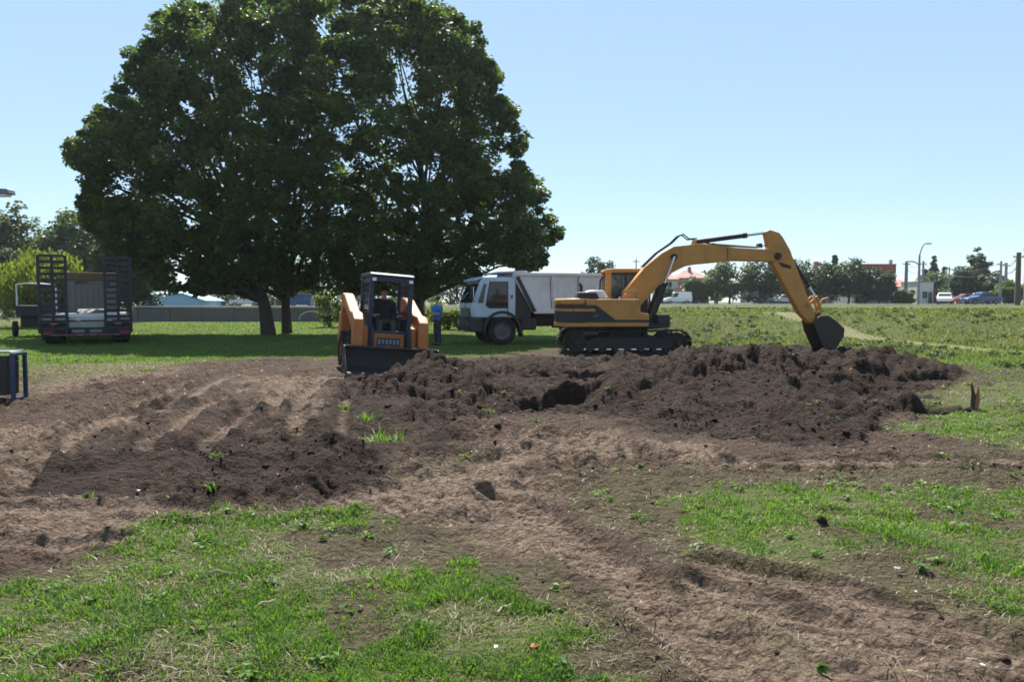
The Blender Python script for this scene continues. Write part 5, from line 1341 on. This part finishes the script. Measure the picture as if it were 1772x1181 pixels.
windows(h3, 0, [(-1.8, -.7, 1, 2.1), (.9, 1.9, 1, 2.1)], door=(-.3, .5, 2.1))
h4 = house(1602, 122, 'narrow white house front behind the street lamp', 'flat_roofed_building')
B().box(-1.1, 1.1, 0, 6, 0, 3.6).build('wall', 'wall_white', h4)
B().box(-1.2, 1.2, -.1, 6.1, 3.601, 3.8).build('roof_edge', 'wall_grey', h4)
windows(h4, 0, [(-.7, .1, 1.0, 2.1)], door=(.3, .9, 2.0))
h5 = house(1612, 138, 'small brick-red house below the cypresses')
B().box(-1.6, 1.8, 0, 6, 0, 2.6).build('wall', 'wall_rust', h5)
hip(-1.6, 1.8, 0, 6, 2.6, 3.6).build('roof', 'roof_mauve', h5, 0, False)
windows(h5, 0, [(-1.0, -.2, 1, 1.9)], door=(.4, 1.2, 2.0))
h6 = house(1799, 80, 'beige two-storey building at the end of the street past the dark pole', 'corner_building', R(-36))
B().box(-1.55, 6, 0, 9, 0, 6.0).build('wall', 'wall_beige', h6)
B().box(-1.65, 6.1, -.1, 9.1, 6.001, 6.2).build('cornice', 'wall_grey', h6)
windows(h6, 0, [(-.6, .6, 1.0, 2.2), (1.8, 3.0, 1, 2.2), (-.6, .6, 3.8, 5.0), (1.8, 3.0, 3.8, 5.0)], door=(3.8, 4.7, 2.1))
h7 = house(1440, 130, 'grey house with a small red chimney hidden behind the street trees')
B().box(-4.5, 3.0, 0, 7, 0, 4.6).build('wall', 'wall_grey', h7)
r7 = hip(-4.5, 3.0, 0, 7, 4.6, 6.6).build('roof', 'wall_grey', h7, 0, False)
B().box(-2.2, -1.5, 2.6, 3.3, 6.0, 7.6).build('chimney', 'wall_rust', r7)
windows(h7, 0, [(-3.5, -2.2, 1, 2.2), (1, 2.2, 1, 2.2)], door=(-.6, .4, 2.1))
h8 = house(1330, 122, 'bluish grey house glimpsed between the trees behind the excavator arm')
B().box(-2.6, 3.6, 0, 7, 0, 3.4).build('wall', 'wall_grey', h8)
hip(-2.6, 3.6, 0, 7, 3.4, 5.2).build('roof', 'wall_grey', h8, 0, False)
windows(h8, 0, [(-1.6, -.4, 1, 2.1), (1.8, 2.8, 1, 2.1)], door=(.3, 1.2, 2.1))
# pale blue shed and blue container past the low wall
sh = empty('blue_shed', (XW(300, 100), 100, hz(XW(300, 100), 100)), 0, 'pale blue metal shed with sloping roof past the low wall', 'shed')
B().prism([(-4.2, 0), (4.2, 0), (4.2, 1.7), (1.4, 2.6), (-4.2, 2.35)], 0, 6).build('wall', 'wall_blue', sh)
for k in range(14): B().box(-4.15 + k * .62, -4.09 + k * .62, -.03, -.003, .05, 1.65).build('panel_rib', 'wall_blue', sh)
B().add([(-4.5, -.3, 2.37), (1.4, -.3, 2.64), (4.6, -.3, 1.62), (4.6, 6.3, 1.62), (1.4, 6.3, 2.64), (-4.5, 6.3, 2.37), (-4.5, -.3, 2.5), (1.4, -.3, 2.78), (4.6, -.3, 1.76), (4.6, 6.3, 1.76), (1.4, 6.3, 2.78), (-4.5, 6.3, 2.5)], [(0, 1, 7, 6), (1, 2, 8, 7), (2, 3, 9, 8), (3, 4, 10, 9), (4, 5, 11, 10), (5, 0, 6, 11), (6, 7, 10, 11), (7, 8, 9, 10), (0, 5, 4, 1), (1, 4, 3, 2)]).build('roof', 'wall_blue', sh, 0, False)
ct = empty('blue_container', (XW(522, 90), 90, hz(XW(522, 90), 90) + .06), 0, 'deep blue container standing past the low wall right of the paired trunks', 'container')
B().box(-1.6, 1.1, 0, 2.2, .1, 1.3).build('box', 'car_blue', ct, .02)
for k in range(8): B().box(-1.5 + k * .34, -1.42 + k * .34, -.03, -.003, .2, 1.2).build('corrugation', 'car_blue', ct)
B().box(-1.7, 1.2, -.1, 2.3, 1.302, 1.42).build('lid', 'bin_black', ct, .02)
for xx in (-1.3, .8): B().box(xx - .1, xx + .1, .3, 1.9, -.02, .1).build('skid', 'dark_steel', ct)
# white marker posts by the road on the left
for k, px in enumerate((8, 27)):
    x = XW(px, 84)
    o = empty('marker_post', (x, 84, hz(x, 84) - .05), 0, 'short white marker post by the road beneath the willow', 'post', 'white marker posts')
    B().tube([(0, 0, 0), (0, 0, .95)], .16, 10).build('post', 'white_paint', o)
    B().lathe([(0, 0), (.17, 0), (.17, .05), (0, .1)], (0, 0, .95), 'z', 10).build('cap', 'grey_metal', o)

# ------------------------------------------------------------------ people
def skin(name, chains, mat, parent, sub=1):
    """chains: list of [(x,y,z,r),...]; a chain may start at ('@', chain index, vertex index) to join another"""
    V, Ed, Rr, ids, roots = [], [], [], [], []
    for ch in chains:
        cur, prev = [], None
        for p in ch:
            if p[0] == '@':
                prev = ids[p[1]][p[2]]; cur.append(prev); continue
            V.append(p[:3]); Rr.append(p[3] if isinstance(p[3], tuple) else (p[3], p[3])); i = len(V) - 1
            if prev is None: roots.append(i)
            else: Ed.append((prev, i))
            prev = i; cur.append(i)
        ids.append(cur)
    me = bpy.data.meshes.new(name); me.from_pydata(V, Ed, [])
    o = link(name, me, mat, parent)
    m = o.modifiers.new('skin', 'SKIN'); m.use_smooth_shade = True
    for i, r in enumerate(Rr):
        me.skin_vertices[0].data[i].radius = r
        me.skin_vertices[0].data[i].use_root = i in roots
    s = o.modifiers.new('sub', 'SUBSURF'); s.levels = s.render_levels = sub
    return o
def hand(w, d, side, curl=.5):
    """palm and five finger chains from wrist w along unit d"""
    w, d = Vector(w), Vector(d).normalized()
    sdv = d.cross(Vector((0, 0, 1)))
    if sdv.length < .2: sdv = d.cross(Vector((1, 0, 0)))
    sdv.normalize()
    dn = d.cross(sdv).normalized()
    out = [[(*w, .022), (*(w + d * .05), (.04, .018)), (*(w + d * .09), (.042, .016))]]
    for k, L in enumerate((.062, .075, .07, .052)):
        b = w + d * .08 + sdv * (-.03 + .02 * k)
        out.append([(*b, .010), (*(b + d * L * .5), .009), (*(b + d * L * .85 + dn * L * curl * .5), .008)])
    b = w + d * .03 + sdv * .03 * side
    out.append([(*b, .012), (*(b + d * .03 + sdv * .025 * side), .011), (*(b + d * .06 + sdv * .03 * side), .009)])
    return out
def head_bits(root, hc, fwd_x=1):
    hx, hy, hz_ = hc
    ey = []
    for s in (1, -1):
        B().lathe([(0, -.012), (.01, -.006), (.012, 0), (.01, .006), (0, .012)], (hx + .088, hy + s * .032, hz_ + .01), 'x', 8).build('eye', 'hair', root)
# ----- standing man in blue: faces the loader, arms folded
mx, my = XW(757, 27.0), 27.0
mn = empty('person', (mx, my, hz(mx, my)), R(215), 'person in a blue T-shirt and dark trousers standing with arms folded by the truck', 'person')
arms = {}
for s in (1, -1):
    arms[s] = [('@', 0, 3), (0, s * .19, 1.42, .055), (.03, s * .24, 1.15, .045), (.22, s * .02, 1.13 + .04 * s, .036), (.24, -s * .08, 1.16 + .04 * s, .028)]
body = [[(0, 0, .95, .10), (0, 0, 1.08, .09), (0, 0, 1.25, .10), (0, 0, 1.42, .08), (0, 0, 1.50, .055), (.01, 0, 1.56, .06), (.02, 0, 1.64, (.085, .095)), (.015, 0, 1.72, (.07, .085))],
        [(.09, 0, 1.60, .03), (.115, 0, 1.615, .014), (.105, 0, 1.65, .010)], arms[1], arms[-1]]
for s in (1, -1):
    body.append([('@', 0, 0), (0, s * .10, .88, .085), (.01, s * .12, .50, .055), (-.01, s * .13, .10, .04)])
    body.append([(.02, s * .085, 1.625, .016), (.0, s * .10, 1.64, .018)])
    body += hand(arms[s][-1][:3], (.1, -s * 1, .05), s)
bd = skin('body', body, 'skin', mn)
skin('shirt', [[(0, 0, .90, .20), (0, 0, 1.10, .18), (0, 0, 1.27, .20), (0, 0, 1.42, .16), (0, 0, 1.475, .07)]] + [[('@', 0, 3), (0, s * .21, 1.425, .085), (.02, s * .25, 1.18, .075)] for s in (1, -1)], 'blue_shirt', bd)
skin('trousers', [[(0, 0, .98, .16), (0, 0, .90, .17)]] + [[('@', 0, 1), (0, s * .10, .82, .115), (.01, s * .12, .50, .09), (-.01, s * .13, .08, .075)] for s in (1, -1)], 'dark_trousers', bd)
for s in (1, -1): skin('shoe', [[(-.06, s * .13, .045, .045), (.06, s * .135, .04, .045), (.17, s * .14, .03, .03)]], 'hair', bd)
skin('hair', [[(-.04, 0, 1.66, .11), (-.015, 0, 1.72, .13), (.02, 0, 1.765, .10)]], 'hair', bd)
head_bits(bd, (.02, 0, 1.64))
# ----- seated operators
def seated(label, root_loc, yaw, shirt, hand_dx=.42):
    o = empty('person', root_loc, yaw, label, 'person')
    # origin: seat surface
    body = [[(-.12, 0, .10, .10), (-.15, 0, .28, .09), (-.17, 0, .44, .10), (-.16, 0, .58, .08), (-.15, 0, .66, .055), (-.13, 0, .71, .06), (-.11, 0, .80, (.085, .095)), (-.115, 0, .88, (.07, .085))],
            [(-.04, 0, .76, .03), (-.015, 0, .775, .014), (-.03, 0, .81, .01)]]
    sk_, tr = [[(-.12, 0, .08, .20), (-.15, 0, .28, .20), (-.17, 0, .44, .22), (-.16, 0, .58, .17), (-.15, 0, .645, .09)]], [[(-.14, 0, .10, (.16, .13)), (-.08, 0, .09, (.16, .12))]]
    for s in (1, -1):
        a = [('@', 0, 3), (-.15, s * .20, .57, .055), (-.10, s * .29, .30, .045), (hand_dx - .20, s * .27, .22, .036), (hand_dx - .06, s * .25, .26, .028)]
        body.append(a)
        body.append([('@', 0, 0), (.05, s * .12, .09, .08), (.40, s * .17, .10, .058), (.45, s * .16, -.28, .042)])
        body.append([(-.12, s * .085, .785, .016), (-.14, s * .10, .80, .018)])
        body += hand(a[-1][:3], (1, 0, .15), -s, .9)
        sk_.append([('@', 0, 3), (-.15, s * .21, .575, .09), (-.10, s * .29, .31, .075), (hand_dx - .30, s * .275, .235, .062)])
        tr.append([('@', 0, 1), (.08, s * .13, .09, .115), (.40, s * .17, .10, .09), (.45, s * .16, -.26, .075)])
    bd = skin('body', body, 'skin', o)
    skin('shirt', sk_, shirt, bd); skin('trousers', tr, 'grey_trousers', bd)
    for s in (1, -1): skin('shoe', [[(.42, s * .16, -.30, .045), (.54, s * .165, -.31, .045), (.63, s * .17, -.32, .03)]], 'hair', bd)
    skin('hair', [[(-.17, 0, .82, .11), (-.145, 0, .88, .13), (-.11, 0, .925, .10)]], 'hair', bd)
    head_bits(bd, (-.11, 0, .80))
    return o
def world_of(root, p):
    return root.location + root.rotation_euler.to_matrix() @ Vector(p)
seated('person in dark clothes seated at the levers of the small orange loader', world_of(sk, (-.04, 0, 1.02)), sk.rotation_euler.z, 'dark_shirt', .58).rotation_euler = sk.rotation_euler
seated('person in dark clothes seated inside the excavator cab', world_of(ex, (.14, .83, 1.50)), ex.rotation_euler.z, 'dark_shirt', .48)

# ------------------------------------------------------------------ small things on the ground
sx_, sy_ = G(1683, 712)
sz_ = hz(sx_, sy_)
stp = empty('tree_stump', (sx_, sy_, sz_ - .04), R(20), 'torn reddish stump with a splintered upright shard in the patchy grass', 'stump')
stp.scale = (.8, .8, .85)
B().tube([(0, 0, -.05), (.01, 0, .10), (.04, .01, .24), (.0, 0, .36), (-.05, 0, .54)], [.08, .055, .06, .035, .012], 6).build('trunk', 'bark', stp)
B().tube([(.03, -.03, .08), (.06, -.04, .24), (.10, -.02, .46)], [.04, .05, .012], 6).build('splinter', 'stump_wood', stp)
B().tube([(0, 0, .05), (.12, -.05, .06), (.26, -.08, .0)], [.05, .04, .015], 6).build('root', 'stump_wood', stp)
B().tube([(0, 0, .05), (-.14, .0, .08), (-.30, .04, .01)], [.055, .045, .02], 6).build('root', 'bark', stp)
B().tube([(0, 0, .05), (.05, .12, .06), (.08, .25, -.02)], [.05, .04, .02], 6).build('root', 'bark', stp)
def lump(name, px, py, s, label, cat='clod', group=None, mat='earth', moist=.15, flat=.7, seed=0):
    x, y = G(px, py)
    iv, jf = ico(3)
    g = np.random.default_rng(seed)
    nz = np.array([vnoise(np.array([v[0] * 2.2 + seed * 3.3]), np.array([v[1] * 2.2 + v[2] * 1.7]), seed)[0] + .5 * vnoise(np.array([v[0] * 5 + v[2] * 4]), np.array([v[1] * 5 - v[2] * 3]), seed + 3)[0] for v in iv])
    V = iv * (.62 + .5 * nz)[:, None] * s * np.array([g.uniform(.9, 1.3), g.uniform(.8, 1.1), flat])
    z0 = np.zeros(len(V))
    o = link(name, fast_mesh(name, V, jf, True, {'grass': z0, 'moist': z0 + moist, 'dry': z0, 'path': z0, 'tr': z0}), mat)
    o.location = (x, y, hz(x, y) + s * flat * .12)
    return tag(o, label, cat, group)
lump('soil_clod', 1655, 708, .16, 'round mossy dark lump beside the torn stump', seed=1)
lump('soil_clod', 1422, 905, .035, 'upright dark clod at the edge of the right-hand grass patch', flat=1.1, seed=2)
gl = 'big loose clods'
lb_ = 'fist-sized dark soil clod lying loose on the trampled earth'
for k, (px, py, s) in enumerate([(118, 705, .10), (172, 868, .075), (672, 708, .12), (690, 730, .07), (600, 760, .09), (290, 905, .06), (1340, 830, .05), (1280, 845, .05), (860, 745, .08), (955, 735, .06), (1090, 720, .09), (1185, 735, .09), (1270, 760, .08), (1345, 750, .09), (1440, 770, .08), (1500, 700, .12), (1545, 690, .10), (1520, 775, .07), (1585, 755, .09), (1640, 760, .08), (460, 815, .06), (385, 825, .06), (540, 805, .07), (225, 770, .06), (330, 735, .06), (1290, 905, .03), (1740, 1150, .03)][::2]):
    lump('soil_clod', px, py, s * .5, lb_, 'clod', gl, seed=10 + k)
def tuft(px, py, n, h, w, label, name='grass_tuft', mat='grass_green', arch=1.0, seed=0):
    x, y = G(px, py)
    r = random.Random(seed)
    o = empty(name, (x, y, hz(x, y) - .02), 0, label, 'plant')
    V, F, A = [], [], []
    for k in range(n):
        a = r.uniform(0, 6.28); L = h * r.uniform(.6, 1.1); b = r.uniform(.2, 1.0) * arch
        bx_, by_ = r.gauss(0, w), r.gauss(0, w)
        d = Vector((math.cos(a), math.sin(a), 0)); sd_ = Vector((-d.y, d.x, 0)) * .009
        i = len(V)
        for t in (0, .35, .7, 1.0):
            c = Vector((bx_, by_, 0)) + d * L * b * t ** 1.6 + Vector((0, 0, L * (t - .62 * b * t * t)))
            V += [c - sd_ * (1 - t * .9), c + sd_ * (1 - t * .9)]
        for q in range(3): F.append((i + 2 * q, i + 2 * q + 1, i + 2 * q + 3, i + 2 * q + 2))
        A += [r.random()] * 8
    link('leaves', fast_mesh('leaves', np.array([v[:] for v in V]), np.array(F), True, {'var': A}), mat, o)
    B().tube([(0, 0, -.03), (0, 0, .05)], [.03, .015], 6).build('crown_base', 'bark', o)
    return o
tuft(662, 762, 170, .36, .10, 'long green grass tuft hanging over the dug hole', arch=1.0, seed=4)
tuft(632, 738, 60, .16, .08, 'short green sprig on the soil beside the hole', seed=5)
tuft(600, 718, 40, .14, .05, 'small green sprout on the loader side of the hole', seed=6)
tuft(846, 722, 34, .12, .04, 'small green sprout on the lip of the dark trench', seed=7)
tuft(928, 728, 30, .12, .04, 'tiny sprout on the flat earth before the trench', seed=8)
tuft(1448, 725, 40, .14, .05, 'pale grey-green weed beside the right-hand soil heap', seed=9)
tuft(365, 860, 26, .09, .03, 'bright little sprout at the foot of the left dark heap', seed=10)
tuft(150, 862, 22, .08, .03, 'bright sprout left of the left dark heap', seed=11)
tuft(285, 905, 60, .10, .12, 'torn turf clump with drooping leaves at the grass edge', seed=12)
def stick(px, py, L, ang, r, label, mat='dry_stick'):
    x, y = G(px, py)
    c, s = math.cos(ang), math.sin(ang)
    pts = [(x + c * L * (t - .5), y + s * L * (t - .5)) for t in (0, .3, .65, 1)]
    zz = [hz(*p) + r * .8 + .006 for p in pts]
    pts = [(p[0], p[1], z + (.015 if i == 1 else 0)) for i, (p, z) in enumerate(zip(pts, zz))]
    o = B().tube(pts, [r, r * .95, r * .8, r * .5], 6).build('stick', mat)
    tag(o, label, 'stick')
stick(430, 655, .7, .25, .022, 'pale dry stick on the smoothed earth left of the loader')
stick(575, 668, .5, .8, .02, 'pale broken stick by the loader bucket')
stick(385, 992, .16, .2, .010, 'short dry twig lying on the front grass')
stick(460, 1040, .14, 1.0, .006, 'thin straw stalk standing in the front grass')
stick(875, 1050, .15, 1.0, .007, 'thin grey twig in the middle grass patch')
stick(1010, 630, .9, .1, .03, 'pale root lying on the dirt before the excavator track')
stick(850, 690, .5, .3, .03, 'reddish root sticking out of the dark trench', 'stump_wood')
stick(1500, 655, .7, .0, .05, 'reddish wood piece on the right-hand soil heap', 'stump_wood')
def scrap(px, py, s, label, mat, cat='litter', seed=0):
    x, y = G(px, py)
    r = random.Random(seed)
    V, F = [], []
    for i in range(4):
        for j in range(4):
            V.append(((i - 1.5) * s / 3 + r.uniform(-.1, .1) * s, (j - 1.5) * s / 4 + r.uniform(-.1, .1) * s, r.uniform(0, .3) * s))
    for i in range(3):
        for j in range(3): F.append((i * 4 + j, i * 4 + j + 1, i * 4 + j + 5, i * 4 + j + 4))
    o = link('scrap', fast_mesh('scrap', np.array(V), np.array(F), False), mat)
    m = o.modifiers.new('thick', 'SOLIDIFY'); m.thickness = .003
    o.location = (x, y, hz(x, y) + .03); o.rotation_euler.z = r.uniform(0, 3)
    tag(o, label, cat)
scrap(1552, 991, .03, 'white paper scrap in the right-hand grass', 'litter_white', seed=1)
scrap(1585, 1030, .018, 'pale scrap just below the white paper scrap', 'litter_white', seed=2)
scrap(858, 1130, .022, 'grey-white scrap in the middle grass patch', 'litter_white', seed=3)
scrap(925, 1125, .035, 'orange-brown dead leaf in the middle grass patch', 'dead_leaf', 'leaf', seed=4)
scrap(240, 850, .03, 'tiny white scrap at the left dark heap', 'litter_white', seed=5)
scrap(1700, 1166, .02, 'pale scrap on the bare earth beside the brown clod', 'litter_white', seed=6)

# ------------------------------------------------------------------ summer haze in the air
def haze_box():
    m = bpy.data.materials.new('haze_air'); m.use_nodes = True
    nt = m.node_tree
    nt.nodes.remove(nt.nodes['Principled BSDF'])
    v = nt.nodes.new('ShaderNodeVolumePrincipled')
    v.inputs['Color'].default_value = (0.80, 0.90, 1.0, 1)
    v.inputs['Density'].default_value = 0.0002
    v.inputs['Anisotropy'].default_value = 0.45
    nt.links.new(v.outputs[0], nt.nodes['Material Output'].inputs['Volume'])
    MATS['haze_air'] = m
    o = B().box(-2600, 2600, -2600, 2600, -1.5, 19.0).build('haze', 'haze_air', None, 0, False)
    tag(o, 'pale summer haze in the air over the park', None, None, 'stuff')
haze_box()
